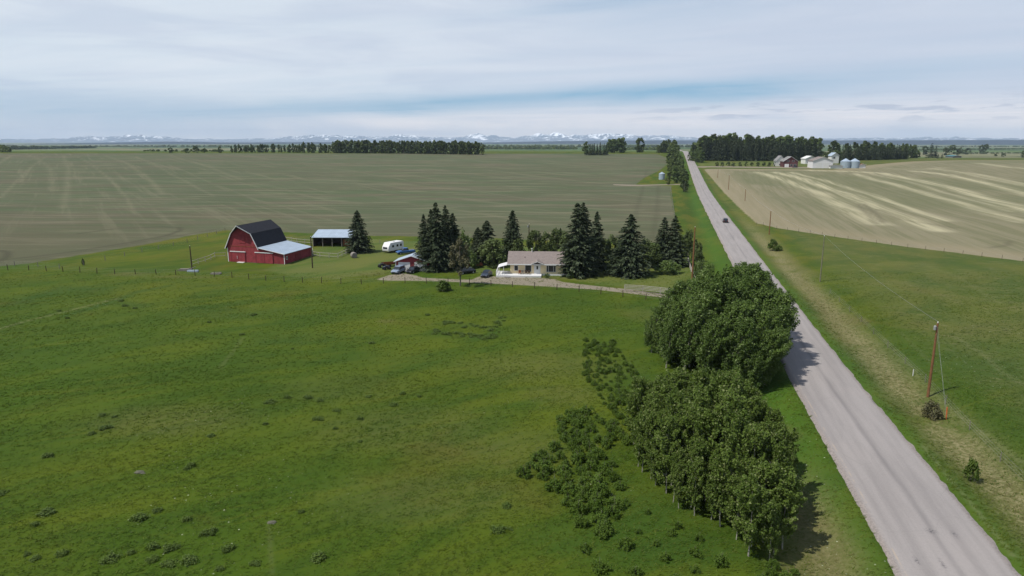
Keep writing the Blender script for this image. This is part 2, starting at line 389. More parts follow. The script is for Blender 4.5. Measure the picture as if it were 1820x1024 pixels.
def ground_material():
    m_ = bpy.data.materials.new('prairie_ground'); m_.use_nodes = True; q = NB(m_.node_tree); p = q.n['Principled BSDF']
    P = q.pos(); g, t, nL, nM, nM2, nF, nX = grass_nodes(q, P)
    xyz = q.sep(P); far = q.step(xyz[1], 900, 2500)
    edge = q.mul(q.sub(nF, .5), 5.0); edge2 = q.mul(q.sub(q.noise(P, .35, 4, .6), .5), 6.0)
    # right-hand pasture: duller, darker green with pale bare scratches
    rp = q.step(t, 14, 24); g = q.mix(q.mul(rp, .5), g, q.mix(q.step(nM2, .4, .6), (.058, .078, .022), (.100, .100, .034)))
    sc = q.noise(q.map(P, rot=(0, 0, R(25)), sc=(.4, 1.6, 1)), .5, 6, .75, 1.2)
    g = q.mix(q.mul(q.mul(rp, q.step(sc, .52, .70)), .7), g, (.15, .14, .065))
    # verge bands beside the road: lush strip by the tarmac, dry strip outside it on the right
    tn = q.add(t, q.mul(q.sub(nM2, .5), 3.0))
    lush = q.m('ADD', q.gauss(tn, 5.2, 1.3), q.gauss(tn, -7.0, 3.0), clamp=True)
    g = q.mix(q.mul(lush, .5), g, (.040, .096, .012))
    dryR = q.mul(q.gauss(tn, 9.6, 2.9), q.step(q.noise(P, .09, 4, .6), .26, .48))
    dryR = q.mul(dryR, q.mul(q.step(xyz[1], 320, 200, .25, 1), 1.0))
    nS = q.noise(P, 2.2, 4, .75)
    dryc = q.mix(q.step(nS, .42, .62), (.105, .104, .038), (.195, .172, .088))
    g = q.mix(q.mul(dryR, .95), g, dryc)
    dryL = q.mul(q.gauss(t, -8.5, 2.2), q.step(xyz[1], 66, 50)); g = q.mix(q.mul(dryL, .75), g, dryc)
    # mown yard
    yard = q.step(q.add(q.attr('yard'), edge), -1, 1)
    g = q.mix(q.mul(yard, .65), g, q.mix(q.step(nM, .4, .65), (.105, .115, .034), (.066, .098, .022)))
    # hand-placed patches
    g = q.mix(q.mul(q.m('MULTIPLY', q.attr('lush'), q.step(nF, .25, .6, 1, .6)), .85), g, (.022, .055, .012))
    g = q.mix(q.mul(q.attr('dry'), q.step(nF, .3, .62, .3, .9)), g, q.mix(q.step(nX, .4, .6), (.085, .082, .026), (.125, .108, .048)))
    pl = q.mul(q.attr('pale'), q.step(nF, .3, .6, .4, 1)); g = q.mix(q.mul(pl, .6), g, (.17, .165, .085))
    # white flower heads and seed heads
    vo = q.node('ShaderNodeTexVoronoi'); vo.inputs['Scale'].default_value = 1.3; q.put(vo.inputs['Vector'], P)
    spk = q.mul(q.m('LESS_THAN', vo.outputs['Distance'], .085), q.step(q.noise(P, .05, 3), .5, .66)); g = q.mix(q.mul(spk, .8), g, (.42, .43, .33))
    # ---- seeded crop field on the left
    rows = q.noise(q.map(P, rot=(0, 0, R(-33)), sc=(1.0, .03, 1)), .16, 5, .65)
    bands = q.noise(q.map(P, sc=(.16, 1.0, 1)), .045, 6, .68, .4)
    blot = q.noise(P, .006, 4, .55, .5)
    c = q.mix(q.step(bands, .36, .64), (.082, .106, .056), (.112, .100, .068))
    c = q.mix(q.mul(q.step(blot, .42, .62), .55), c, (.074, .102, .053))
    c = q.mix(q.mul(q.step(rows, .52, .70), .6), c, (.165, .155, .105)); c = q.mix(q.mul(q.step(bands, .58, .68), .6), c, (.18, .17, .12))
    st = q.noise(q.map(P, rot=(0, 0, R(3)), sc=(.13, 1.0, 1)), .16, 5, .7, .3)
    c = q.mix(q.mul(q.step(st, .53, .62), .6), c, (.18, .17, .115))
    c = q.mix(q.mul(q.step(st, .47, .36), .45), c, (.060, .068, .038))
    c = q.mix(q.mul(q.step(nX, .4, .7), .25), c, (.055, .05, .032))
    c = q.mix(q.mul(q.attr('swath'), q.step(st, .35, .6, .35, 1)), c, (.19, .175, .12))
    nearf = q.step(xyz[1], 330, 210); c = q.mix(q.mul(nearf, .5), c, (.092, .088, .054))
    c = q.mix(q.attr('track'), c, (.045, .042, .028))
    crop = q.step(q.add(q.attr('crop'), q.mul(edge2, .55)), -.5, .5)
    # ---- striped stubble field on the right
    sb_ = q.noise(q.map(P, rot=(0, 0, TH + R(2)), sc=(1.0, .03, 1)), .42, 5, .7, .25)
    s = q.mix(q.step(sb_, .38, .62), (.158, .152, .088), (.215, .195, .128))
    s = q.mix(q.mul(q.step(blot, .42, .6), .5), s, (.115, .128, .062))
    s = q.mix(q.mul(q.step(nX, .4, .7), .2), s, (.09, .085, .05))
    hd = q.step(q.attr('stub'), 26, 10); s = q.mix(q.mul(hd, .55), s, (.27, .225, .15))
    swm = q.m('MULTIPLY', q.attr('swath'), q.step(sb_, .36, .60, .35, 1.05), clamp=True); s = q.mix(q.mul(swm, .9), s, (.42, .385, .26))
    s = q.mix(q.attr('track'), s, (.09, .08, .05))
    stub = q.step(q.add(q.attr('stub'), q.mul(edge2, .4)), -.5, .5)
    # ---- distant patchwork country
    fv = q.node('ShaderNodeTexVoronoi', distance='CHEBYCHEV'); fv.inputs['Scale'].default_value = .0013
    q.put(fv.inputs['Vector'], q.map(P, rot=(0, 0, -TH), sc=(1, .55, 1))); fr = q.sep(fv.outputs['Color'])[0]
    fc = q.mix(q.step(fr, .2, .5), (.050, .085, .030), (.080, .115, .035)); fc = q.mix(q.step(fr, .65, .8), fc, (.14, .14, .075))
    fc = q.mix(q.step(q.noise(P, .004, 5, .6), .55, .62), fc, (.030, .045, .022))
    g = q.mix(q.step(xyz[1], 1000, 1250), g, fc)
    c = q.mix(1.0, c, (.84, .84, .77), 'MULTIPLY'); s = q.mix(1.0, s, (.84, .84, .80), 'MULTIPLY')
    out = q.mix(crop, g, c); out = q.mix(stub, out, s)
    # ---- gravel
    dr = q.step(q.add(q.attr('drive'), q.mul(edge, .12)), -.35, .35)
    gv = q.mix(q.step(nX, .35, .65), (.235, .20, .155), (.17, .145, .11)); out = q.mix(q.mul(dr, .92), out, gv)
    q.put(p.inputs['Base Color'], out); p.inputs['Roughness'].default_value = .95; p.inputs['Specular IOR Level'].default_value = .08
    bn = q.node('ShaderNodeBump'); bn.inputs['Strength'].default_value = .3; bn.inputs['Distance'].default_value = .10
    q.put(bn.inputs['Height'], q.add(q.mul(nF, .8), q.mul(nX, .25))); q.l.new(bn.outputs[0], p.inputs['Normal'])
    return m_
M['ground'] = ground_material()
def grass_material():
    m_ = bpy.data.materials.new('grass_blade'); m_.use_nodes = True; q = NB(m_.node_tree); p = q.n['Principled BSDF']
    P = q.pos(); g, t, nL, nM, nM2, nF, nX = grass_nodes(q, P)
    rnd = q.node('ShaderNodeNewGeometry').outputs['Random Per Island']
    g = q.mix(q.mul(q.step(t, 14, 24), .4), g, (.050, .070, .020))
    g = q.mix(q.mul(q.step(rnd, .6, 1.), .5), g, (.13, .15, .035))
    g = q.mix(q.mul(q.step(rnd, .3, 0.), .1), g, (.03, .06, .012))
    g = q.mix(q.attr('dry'), g, (.15, .13, .06)); g = q.mix(1.0, g, (1.3, 1.3, 1.25), 'MULTIPLY')
    q.put(p.inputs['Base Color'], g); p.inputs['Roughness'].default_value = .7; p.inputs['Specular IOR Level'].default_value = .1
    va = q.node('ShaderNodeVectorMath', operation='ADD'); q.l.new(q.node('ShaderNodeNewGeometry').outputs['Normal'], va.inputs[0]); va.inputs[1].default_value = (0, 0, 1.6)
    vn = q.node('ShaderNodeVectorMath', operation='NORMALIZE'); q.l.new(va.outputs[0], vn.inputs[0]); q.l.new(vn.outputs[0], p.inputs['Normal'])
    tr = q.node('ShaderNodeBsdfTranslucent'); q.put(tr.inputs[0], g)
    mx = q.node('ShaderNodeMixShader'); mx.inputs[0].default_value = .35
    q.l.new(p.outputs[0], mx.inputs[1]); q.l.new(tr.outputs[0], mx.inputs[2]); q.l.new(mx.outputs[0], q.n['Material Output'].inputs[0])
    return m_
M['grass'] = grass_material()

# ------------------------------------------------------------------ ground mesh
CROP = poly([(-160, 490), (0, 473), (50, 468), (150, 452), (250, 436), (340, 418), (400, 409), (480, 412), (560, 415), (650, 419), (760, 420), (900, 424), (1000, 428), (1100, 430), (1207, 432),
             (1199, 385), (1192, 346), (1193, 331), (1130, 328), (1145, 316), (1172, 303), (1186, 292), (1184, 280), (1168, 274), (1000, 273.2), (700, 273), (400, 272.4), (0, 272.6), (-400, 273), (-700, 300)])
STUB = poly([(1251, 300), (1262, 312), (1280, 333), (1300, 354), (1322, 376), (1345, 396), (1380, 405), (1480, 420), (1600, 437), (1700, 449), (1820, 464), (2100, 500), (2300, 420), (2200, 290),
             (1820, 285), (1700, 285), (1620, 287), (1560, 292), (1480, 301.5), (1380, 300.5)])
DRIVE = poly([(668, 497), (690, 489), (716, 485.5), (738, 489), (752, 493.5), (800, 496), (838, 497), (852, 491), (890, 491), (960, 494), (985, 496), (1000, 501), (1060, 508), (1110, 513), (1200, 524), (1345, 541),
              (1352, 549), (1200, 532), (1110, 520), (1060, 514.5), (990, 510), (900, 505), (840, 502), (760, 499), (690, 498.5)])
FARDRIVE = poly([(1238, 295.2), (1300, 295.8), (1380, 296.6), (1430, 297), (1480, 297.5), (1480, 299.6), (1420, 299.3), (1380, 298.6), (1300, 297.7), (1240, 297.4)])
FARLAWN = poly([(1243, 290), (1300, 288), (1380, 288), (1465, 288), (1470, 297), (1380, 296.4), (1300, 295.6), (1243, 295)])
BINTRACK = poly([(1090, 327.3), (1140, 328.5), (1222, 326.6), (1223, 328.3), (1140, 330.3), (1090, 329)])
YARD = poly([(560, 440), (660, 425), (760, 430), (1000, 440), (1200, 440), (1236, 470), (1240, 505), (1200, 521), (1060, 505), (990, 493), (760, 482), (690, 483), (600, 495), (520, 492), (470, 480)])
def build_ground():
    dense = np.linspace(-44, 44, 520); rest = np.concatenate([np.arange(-180, -44, 4.), ]), np.arange(48, 180, 4.)
    ang = np.radians(np.concatenate([rest[0], dense, rest[1]])); nc = len(ang)
    rs = [16.0]
    while rs[-1] < 30000: rs.append(rs[-1] + max(.4, rs[-1] * .0075))
    rs = np.array(rs); nr = len(rs)
    Rr, A = np.meshgrid(rs, ang, indexing='ij'); X = (Rr * np.sin(A)).ravel(); Y = (Rr * np.cos(A)).ravel()
    Z = zg(X, Y)
    X = np.append(X, 0); Y = np.append(Y, 0); Z = np.append(Z, float(zg(0., 0.)))
    i = np.arange(nr - 1)[:, None] * nc; j = np.arange(nc)[None, :]; j2 = (j + 1) % nc
    q = np.stack([i + j, i + nc + j, i + nc + j2, i + j2], -1).reshape(-1, 4)
    # region of each face so that the fields are objects of their own
    fx = X[q].mean(1); fy = Y[q].mean(1)
    att = {}
    near = Y > -50
    def full(f, P, clip=40):
        o = np.full(X.shape, -float(clip)); o[near] = np.clip(f(P, X[near], Y[near]), -clip, clip); return o
    att['crop'] = full(sdf_poly, CROP); att['stub'] = full(sdf_poly, STUB)
    dv = np.maximum(full(sdf_poly, DRIVE), full(sdf_poly, FARDRIVE)); att['drive'] = np.maximum(dv, full(sdf_poly, BINTRACK))
    att['yard'] = np.maximum(full(sdf_poly, YARD), full(sdf_poly, FARLAWN))
    def lines(ls):
        o = np.zeros(X.shape)
        for pts, w, s in ls:
            P = poly(pts); d = dist_line(P, X[near], Y[near]); o[near] = np.maximum(o[near], s * np.exp(-(d / w) ** 2))
        return o
    att['track'] = lines([([(-60, 470), (0, 462), (60, 456), (138, 446), (230, 431), (295, 419), (322, 409), (318, 404), (290, 403), (200, 407), (140, 415)], 1.1, .55),
        ([(0, 466), (60, 460), (138, 449), (230, 434), (300, 421), (380, 408)], 1.0, .35), ([(0, 445), (14, 448), (12, 457), (0, 464)], 1.1, .6),
        ([(1120, 425), (1135, 360), (1145, 325), (1150, 300)], 1.2, .25), ([(1160, 425), (1168, 370), (1170, 330)], 1.2, .25),
        ([(1555, 397), (1545, 380), (1560, 372), (1600, 390), (1700, 405)], 1.5, .35), ([(1760, 440), (1790, 436), (1795, 428), (1770, 426)], 1.2, .45), ([(1535, 362), (1555, 378), (1570, 395)], 1.4, .5), ([(1525, 362), (1540, 380), (1562, 398)], 1.2, .4)])
    att['swath'] = lines([([(84, 276), (52, 300), (26, 325), (0, 352)], 1.1, .45), ([(112, 276), (122, 300), (120, 330), (112, 370)], 2, .4), ([(135, 277), (165, 294), (195, 318), (225, 350), (240, 380)], 1.1, .42), ([(185, 276), (225, 290), (262, 315), (290, 345)], 2, .45), ([(242, 279), (285, 298), (330, 322), (380, 348)], 1.2, .45), ([(300, 278), (370, 296), (430, 320)], 2, .4), ([(20, 276), (0, 290)], 2, .6), ([(60, 277), (90, 300), (95, 340)], 2, .35), ([(455, 350), (560, 352), (640, 362)], 3, .35), ([(560, 318), (700, 325), (820, 338)], 4, .3), ([(860, 375), (960, 380), (1050, 376)], 3, .3),
        ([(1345, 306), (1400, 322), (1460, 345), (1520, 378), (1560, 398)], 5, .9), ([(1375, 306), (1430, 320), (1490, 340), (1560, 370), (1640, 400), (1670, 410)], 4, 1.), ([(1395, 308), (1450, 323), (1530, 350), (1600, 380)], 2.2, .8),
        ([(1405, 306), (1470, 322), (1540, 343), (1610, 368), (1680, 392)], 3, .8), ([(1440, 303), (1520, 305), (1570, 308), (1640, 322), (1720, 342), (1820, 372), (1900, 390)], 5, 1.), ([(1520, 309), (1580, 325), (1640, 342), (1720, 365), (1820, 395)], 4, .75),
        ([(1545, 308), (1610, 322), (1700, 348), (1800, 376)], 2, .6), ([(1625, 304), (1680, 310), (1750, 325), (1820, 343), (1900, 360)], 5, .9), ([(1660, 300), (1740, 310), (1820, 328)], 4, .7), ([(1700, 306), (1760, 318), (1850, 335)], 3, .6), ([(1740, 290), (1790, 297), (1860, 303)], 6, .7), ([(1580, 300), (1640, 301), (1680, 298)], 5, .3)])
    att['pale'] = lines([([(-40, 594), (0, 584), (40, 572), (85, 561), (130, 550), (180, 537), (215, 529)], .35, .9), ([(1700, 600), (1750, 630), (1780, 660), (1830, 690)], .4, .5), ([(1570, 600), (1620, 650), (1660, 695), (1740, 760), (1820, 820)], .3, .5), ([(1600, 590), (1640, 630), (1700, 690)], .3, .3),
        ([(1640, 470), (1700, 490), (1780, 540)], .6, .25), ([(1755, 810), (1800, 860), (1840, 900)], .3, .5), ([(1640, 790), (1690, 850), (1740, 910), (1800, 985)], .25, .6), ([(390, 655), (410, 630), (432, 600)], .3, .3), ([(478, 930), (481, 980), (484, 1030)], .18, .25)])
    def blobs(bl):
        o = np.zeros(X.shape)
        for px, py, rx, ry, s in bl:
            p = GV(px, py); e = ((X - p.x) / rx) ** 2 + ((Y - p.y) / ry) ** 2; o = np.maximum(o, s * np.exp(-e * e))
        return o
    att['lush'] = np.maximum(lines([([(110, 563), (200, 536), (245, 518), (300, 508)], 1.1, 1.), ([(40, 535), (110, 512), (180, 514)], 2.2, .7), ([(210, 538), (260, 545)], 1.8, .7), ([(330, 545), (420, 555), (520, 548)], 2.6, .5),
        ([(770, 590), (800, 598), (870, 602)], 1.1, .6), ([(775, 575), (830, 578), (870, 582)], .9, .6), ([(870, 602), (885, 575), (893, 560)], 1.0, .55), ([(560, 525), (700, 535), (900, 528), (1150, 545)], 2.5, .35), ([(300, 500), (420, 512), (560, 515)], 2.2, .4),
        ([(1420, 430), (1560, 452), (1700, 470), (1830, 490)], 5, .45)]),
        blobs([(400, 560, 9, 3, .6), (520, 600, 8, 4, .4), (1120, 680, 5, 8, .55), (1130, 900, 6, 6, .6), (1060, 960, 5, 3, .5), (1200, 980, 6, 3, .6), (700, 640, 10, 5, .3), (1240, 395, 4, 40, .3), (1700, 640, 12, 12, .3)]))
    att['dry'] = np.maximum(blobs([(1515, 565, 2.2, 5, .8), (686, 570, 1.8, .9, .8), (300, 745, 9, 5, .4), (620, 690, 9, 6, .2), (720, 760, 10, 7, .3), (960, 650, 12, 7, .35), (1000, 700, 5, 4, .35), (900, 800, 8, 6, .3), (760, 880, 9, 5, .3), (230, 487, 6, 2.5, .6), (330, 492, 9, 2, .5), (660, 487, 4, 3, .55), (560, 480, 6, 3, .3),
        (1075, 487, 3, 2, .7), (965, 494, 5, 3, .7), (1155, 560, 5, 5, .35), (470, 480, 5, 1.2, .5), (1395, 760, 1.6, 3, .55), (1440, 930, 2.5, 6, .8), (1450, 1010, 3, 5, .8), (520, 425, 9, 9, .4), (1430, 480, 2.4, 14, .5)]), lines([([(1262, 300), (1300, 345), (1345, 395), (1400, 452), (1465, 545), (1500, 600)], 1.4, .55)]))
    ts = np.append(np.linspace(0, 1, 2), 0)
    cc = sdf_poly(CROP, fx, fy) > 0; ss = sdf_poly(STUB, fx, fy) > 0
    V = np.stack([X, Y, Z], 1)
    fan = np.stack([np.full(nc, len(X) - 1), np.arange(nc), (np.arange(nc) + 1) % nc], 1)
    def piece(name, faces, extra=None):
        u, inv = np.unique(faces, return_inverse=True); fc = inv.reshape(faces.shape)
        o = fast_mesh(name, V[u], fc, M['ground'], smooth=True)
        for k_, a in att.items():
            at = o.data.attributes.new(k_, 'FLOAT', 'POINT'); at.data.foreach_set('value', a[u].astype(np.float32))
        tag(o, kind='structure')
    piece('pasture', q[~(cc | ss)]); piece('crop_field', q[cc]); piece('stubble_field', q[ss])
    # the small disc right under the camera
    n = nc; cen = np.stack([X[:nc], Y[:nc], Z[:nc]], 1)
    Vd = np.vstack([cen, V[-1:]]); Fd = np.stack([np.full(nc, nc), (np.arange(nc) + 1) % nc, np.arange(nc)], 1)
    o = fast_mesh('ground_below', Vd, Fd, M['ground'], smooth=True); tag(o, kind='structure')
build_ground()

# ------------------------------------------------------------------ road
def road_material():
    m_ = bpy.data.materials.new('worn_chipseal_asphalt'); m_.use_nodes = True; q = NB(m_.node_tree); p = q.n['Principled BSDF']
    P = q.pos(); xyz = q.sep(P); t = q.mul(q.sub(xyz[0], q.add(q.mul(xyz[1], .2295), RC0)), math.cos(TH))
    rp = q.map(P, rot=(0, 0, TH)) 
    n1 = q.noise(q.map(rp, sc=(1., .06, 1)), .9, 5, .6); n2 = q.noise(P, 6, 4, .75); n3 = q.noise(P, .12, 4, .5); n4 = q.noise(P, 30, 2, .7)
    c = q.mix(q.step(n1, .35, .65), (.355, .328, .312), (.30, .277, .264))
    c = q.mix(q.mul(q.step(n2, .4, .7), .3), c, (.22, .20, .195)); c = q.mix(q.mul(q.step(n4, .45, .7), .25), c, (.42, .38, .36))
    c = q.mix(q.mul(q.step(n3, .5, .7), .3), c, (.36, .325, .305))
    for cc, w, s in ((.2, .28, .5), (-1.9, .5, .16), (1.9, .5, .16), (-3.0, .3, .12), (3.0, .3, .12)):
        c = q.mix(q.mul(q.gauss(q.add(t, q.mul(q.sub(n3, .5), .5)), cc, w), q.mul(q.step(n1, .3, .7, .5, 1), s)), c, (.15, .14, .14))
    sh = q.step(q.m('ABSOLUTE', t), 3.55, 4.1); c = q.mix(q.mul(sh, .7), c, q.mix(q.step(n2, .4, .6), (.34, .29, .26), (.20, .175, .155)))
    c = q.mix(q.mul(q.mul(q.gauss(t, -3.6, .07), q.step(q.noise(P, .5, 4, .7), .42, .6)), .5), c, (.5, .40, .28))
    def spot(px, py, rx, ry):
        pp = GV(px, py); dx = q.sub(xyz[0], pp.x); dy = q.sub(xyz[1], pp.y)
        ct, st = math.cos(TH), math.sin(TH)
        a = q.m('DIVIDE', q.sub(q.mul(dx, ct), q.mul(dy, st)), rx); e = q.m('DIVIDE', q.add(q.mul(dx, st), q.mul(dy, ct)), ry)
        return q.m('EXPONENT', q.mul(q.add(q.mul(a, a), q.mul(e, e)), -1.))
    for px, py, rx, ry in ((1655, 945, .3, .35), (1697, 951, .16, .45), (1629, 997, .13, .5), (1675, 1003, .12, .5)):
        f = q.mul(spot(px, py, rx, ry), q.step(n2, .38, .6)); c = q.mix(q.m('MULTIPLY', f, .85, clamp=True), c, (.07, .065, .075))
    ve = q.node('ShaderNodeTexVoronoi', feature='DISTANCE_TO_EDGE'); ve.inputs['Scale'].default_value = .16; q.put(ve.inputs['Vector'], q.map(rp, sc=(1.3, .7, 1)))
    ck = q.mul(q.m('LESS_THAN', q.add(ve.outputs['Distance'], q.mul(q.sub(n2, .5), .02)), .006), q.step(q.noise(P, .1, 3), .42, .6)); c = q.mix(q.mul(ck, .10), c, (.12, .11, .11))
    vp = q.node('ShaderNodeTexVoronoi', distance='CHEBYCHEV'); vp.inputs['Scale'].default_value = .11; q.put(vp.inputs['Vector'], q.map(rp, sc=(2.0, .5, 1)))
    c = q.mix(q.mul(q.m('GREATER_THAN', q.sep(vp.outputs['Color'])[0], .8), .08), c, (.17, .16, .155))
    c = q.mix(1.0, c, (.755, .75, .75), 'MULTIPLY')
    q.put(p.inputs['Base Color'], c); p.inputs['Roughness'].default_value = .9; p.inputs['Specular IOR Level'].default_value = .2
    bn = q.node('ShaderNodeBump'); bn.inputs['Strength'].default_value = .3; bn.inputs['Distance'].default_value = .02
    q.put(bn.inputs['Height'], n4); q.l.new(bn.outputs[0], p.inputs['Normal'])
    return m_
def build_road():
    ys = [-40.0]
    while ys[-1] < 3000: ys.append(ys[-1] + max(.25, abs(ys[-1]) * .006))
    ys = np.array(ys); rng = np.random.default_rng(4); n = len(ys)
    k = lambda: np.convolve(rng.normal(0, 1, n + 8), np.ones(4) / 4, 'same')[4:-4]
    xs = np.array([-4.35, -4.1, -3.7, -2, 0, 2, 3.7, 4.1, 4.35]); V = np.zeros((n, len(xs), 3))
    zc = zbase(RC0 + .2295 * ys, ys)
    for j, x in enumerate(xs):
        jit = k() * (.2 if abs(x) > 4.2 else 0); xx = x + jit
        V[:, j, 0] = RC0 + .2295 * ys + xx / math.cos(TH) * 1.0; V[:, j, 1] = ys
        V[:, j, 2] = zc + .05 - .0012 * x * x * 4 - (.13 if abs(x) > 4.2 else 0)
    m_ = len(xs); i = np.arange(n - 1)[:, None] * m_; j = np.arange(m_ - 1)[None, :]
    q = np.stack([i + j, i + j + 1, i + m_ + j + 1, i + m_ + j], -1).reshape(-1, 4)
    o = fast_mesh('road', V.reshape(-1, 3), q, road_material(), smooth=True); tag(o, kind='structure')
build_road()

# ------------------------------------------------------------------ grass tufts (stuff)
def build_grass():
    rng = np.random.default_rng(11); parts = []
    def band(y0, y1, dens, nb, hh, wd):
        xw = .80 * y1 + 4; N = int((y1 - y0) * 2 * xw * dens)
        x = rng.uniform(-xw, xw, N); y = rng.uniform(y0, y1, N)
        k = (np.abs(x) < .80 * y + 3); x, y = x[k], y[k]
        t = road_t(x, y); k = (np.abs(t) > 4.5); x, y, t = x[k], y[k], t[k]
        pat = np.sin(x * .21 + np.sin(y * .13) * 2) * np.cos(y * .24 + x * .05) + rng.normal(0, .5, len(x))
        k = pat > -.9; x, y, t, pat = x[k], y[k], t[k], pat[k]
        n = len(x); z = zg(x, y)
        vv = []
        for _ in range(nb):
            a = rng.uniform(0, 2 * PI, n); h = hh * (.55 + .35 * rng.random(n) + .18 * np.clip(pat, -1, 2)); w = wd * (.6 + .8 * rng.random(n))
            ox = rng.normal(0, .11, n); oy = rng.normal(0, .11, n)
            lx = rng.normal(.16, .16, n); ly = rng.normal(0, .16, n)
            bx, by = x + ox, y + oy; ca, sa = np.cos(a) * w, np.sin(a) * w
            vv.append(np.stack([np.stack([bx - ca, by - sa, z - .02], 1), np.stack([bx + ca, by + sa, z - .02], 1), np.stack([bx + lx, by + ly, z + h], 1)], 1))
        V = np.concatenate(vv); tt = np.tile(t, nb)
        parts.append((V.reshape(-1, 3), tt))
    band(38, 62, 11, 4, .12, .045); band(62, 90, 6.5, 4, .13, .06); band(90, 140, 2.8, 4, .13, .085); band(140, 165, 1.2, 3, .13, .11)
    V = np.concatenate([p[0] for p in parts]); t = np.concatenate([p[1] for p in parts])
    Fc = np.arange(len(V)).reshape(-1, 3)
    o = fast_mesh('grass', V, Fc, M['grass'])
    y = V[::3, 1]; rngv = rng.random(len(t))
    dry = np.exp(-((t - 9.8) / 2.7) ** 2) * .75 * (rngv > .25) + np.exp(-((t + 8.5) / 2.2) ** 2) * (y < 62) * .7 * (rngv > .25)
    for px, py, rx, ry, s in ((1440, 930, 2.5, 6, .8), (1515, 565, 2.2, 5, .8)):
        p = GV(px, py); e = ((V[::3, 0] - p.x) / rx) ** 2 + ((y - p.y) / ry) ** 2; dry = np.maximum(dry, s * np.exp(-e * e) * (rngv > .3))
    at = o.data.attributes.new('dry', 'FLOAT', 'POINT'); at.data.foreach_set('value', np.repeat(dry, 3).astype(np.float32))
    tag(o, 'short green pasture grass covering the near ground on both sides of the road', 'grass', kind='stuff')
build_grass()

# ------------------------------------------------------------------ trees
def quads(Cn, Nn, size, asp, rng, roll=None):
    """leaf quads: centres, normals, sizes -> verts, faces"""
    n = len(Cn); Nn = Nn / (np.linalg.norm(Nn, axis=1, keepdims=True) + 1e-9)
    up = rng.normal(0, 1, (n, 3)) if roll is None else roll
    U = np.cross(Nn, up); U /= (np.linalg.norm(U, axis=1, keepdims=True) + 1e-9); Wv = np.cross(Nn, U)
    s = size[:, None]; a = s * U; c = s * asp * Wv; bend = Nn * s * .25
    V = np.stack([Cn - a, Cn - c * .9 + bend, Cn + a, Cn + c + bend], 1).reshape(-1, 3)
    return V, np.arange(n * 4).reshape(-1, 4)
def aspen_crown(seed, h, r, zlo, ncl, nl, ls, lean=.12, cl=.55, ez=1.35):
    rng = np.random.default_rng(seed)
    u = rng.random(ncl) ** .8; z = zlo + (h - zlo) * u
    prof = np.sin(np.clip((u * .86 + .12), 0, 1) * PI) ** .6
    a = rng.uniform(0, 2 * PI, ncl); rr = r * prof * np.sqrt(rng.uniform(.15, 1, ncl))
    cc = np.stack([rr * np.cos(a) + lean * (z / h) ** 1.5 * h, rr * np.sin(a), z], 1)
    cid = rng.integers(0, ncl, nl); d = rng.normal(0, 1, (nl, 3)); d /= np.linalg.norm(d, axis=1, keepdims=True)
    rad = cl * r * (.35 + .4 * rng.random(ncl))[cid] * rng.random(nl) ** .4
    el_ = np.array([.85, .85, ez]); Cn = cc[cid] + d * rad[:, None] * el_
    nrm = d * .8 + np.array([-.15, 0, .5]) + rng.normal(0, .5, (nl, 3))
    return quads(Cn, nrm, ls * (.6 + .8 * rng.random(nl)), .75, rng)
def plume_crown(seed, h, r, zlo, npl, nl, ls, lean=.12, L=.22, sp=.2, top=.62):
    """wind-combed crown of upright feathery branch plumes"""
    rng = np.random.default_rng(seed); u = rng.random(npl) ** .75; z = zlo + (h * (1 - L * .8) - zlo) * u
    prof = np.where(u < top, .55 + .45 * u / top, np.sqrt(np.clip(1 - ((u - top) / (1.02 - top)) ** 2, 0, 1)))
    a = rng.uniform(0, 2 * PI, npl); rr = r * prof * np.sqrt(rng.uniform(.02, 1, npl)) * rng.uniform(.7, 1.1, npl)
    base = np.stack([rr * .75 * np.cos(a) + lean * (z / h) ** 1.5 * h, rr * .75 * np.sin(a), z], 1)
    dr = np.stack([np.cos(a) * 1.0 * rr / r + lean * 2.2 + rng.normal(0, .1, npl), np.sin(a) * 1.0 * rr / r + rng.normal(0, .12, npl), np.full(npl, 1.)], 1)
    LL = h * L * rng.uniform(.6, 1.25, npl); pid = rng.integers(0, npl, nl); t = rng.random(nl) ** .8
    d = rng.normal(0, 1, (nl, 3)); d /= np.linalg.norm(d, axis=1, keepdims=True); rad = sp * (1.1 - .6 * t) * rng.random(nl) ** .5 * (r / 1.5)
    Cn = base[pid] + dr[pid] * (LL[pid] * t)[:, None] + d * rad[:, None] * np.array([1, 1, .9])
    nrm = d * .75 + np.array([-.25, 0, .4]) + rng.normal(0, .5, (nl, 3))
    return quads(Cn, nrm, ls * (.6 + .8 * rng.random(nl)), .75, rng)
def trunk_mb(seed, h, r0, zlo, r, lean=.12, nb=7, base_lo=0.):
    rn = random.Random(seed); mb = MB()
    pts = [Vector((lean * (k / 6) ** 1.5 * h * .9 + rn.uniform(-.04, .04) * h * .15, rn.uniform(-.04, .04) * h * .2, h * .92 * k / 6 - (.15 if k == 0 else 0))) for k in range(7)]
    mb.tube(pts, [r0 * (1 - .8 * k / 6) for k in range(7)], 6)
    for i in range(nb):
        z = zlo * .7 + (h * .85 - zlo * .7) * (i + rn.random()) / nb; k = z / h / .92 * 6; k0 = min(int(k), 5); p = pts[k0].lerp(pts[k0 + 1], k - k0)
        a = rn.uniform(0, 2 * PI); L = r * rn.uniform(.5, .85)
        mb.tube([p, p + Vector((math.cos(a) * L * .5, math.sin(a) * L * .5, L * .35)), p + Vector((math.cos(a) * L, math.sin(a) * L, L * .95))], [r0 * .35, r0 * .22, r0 * .08], 4)
    return mb
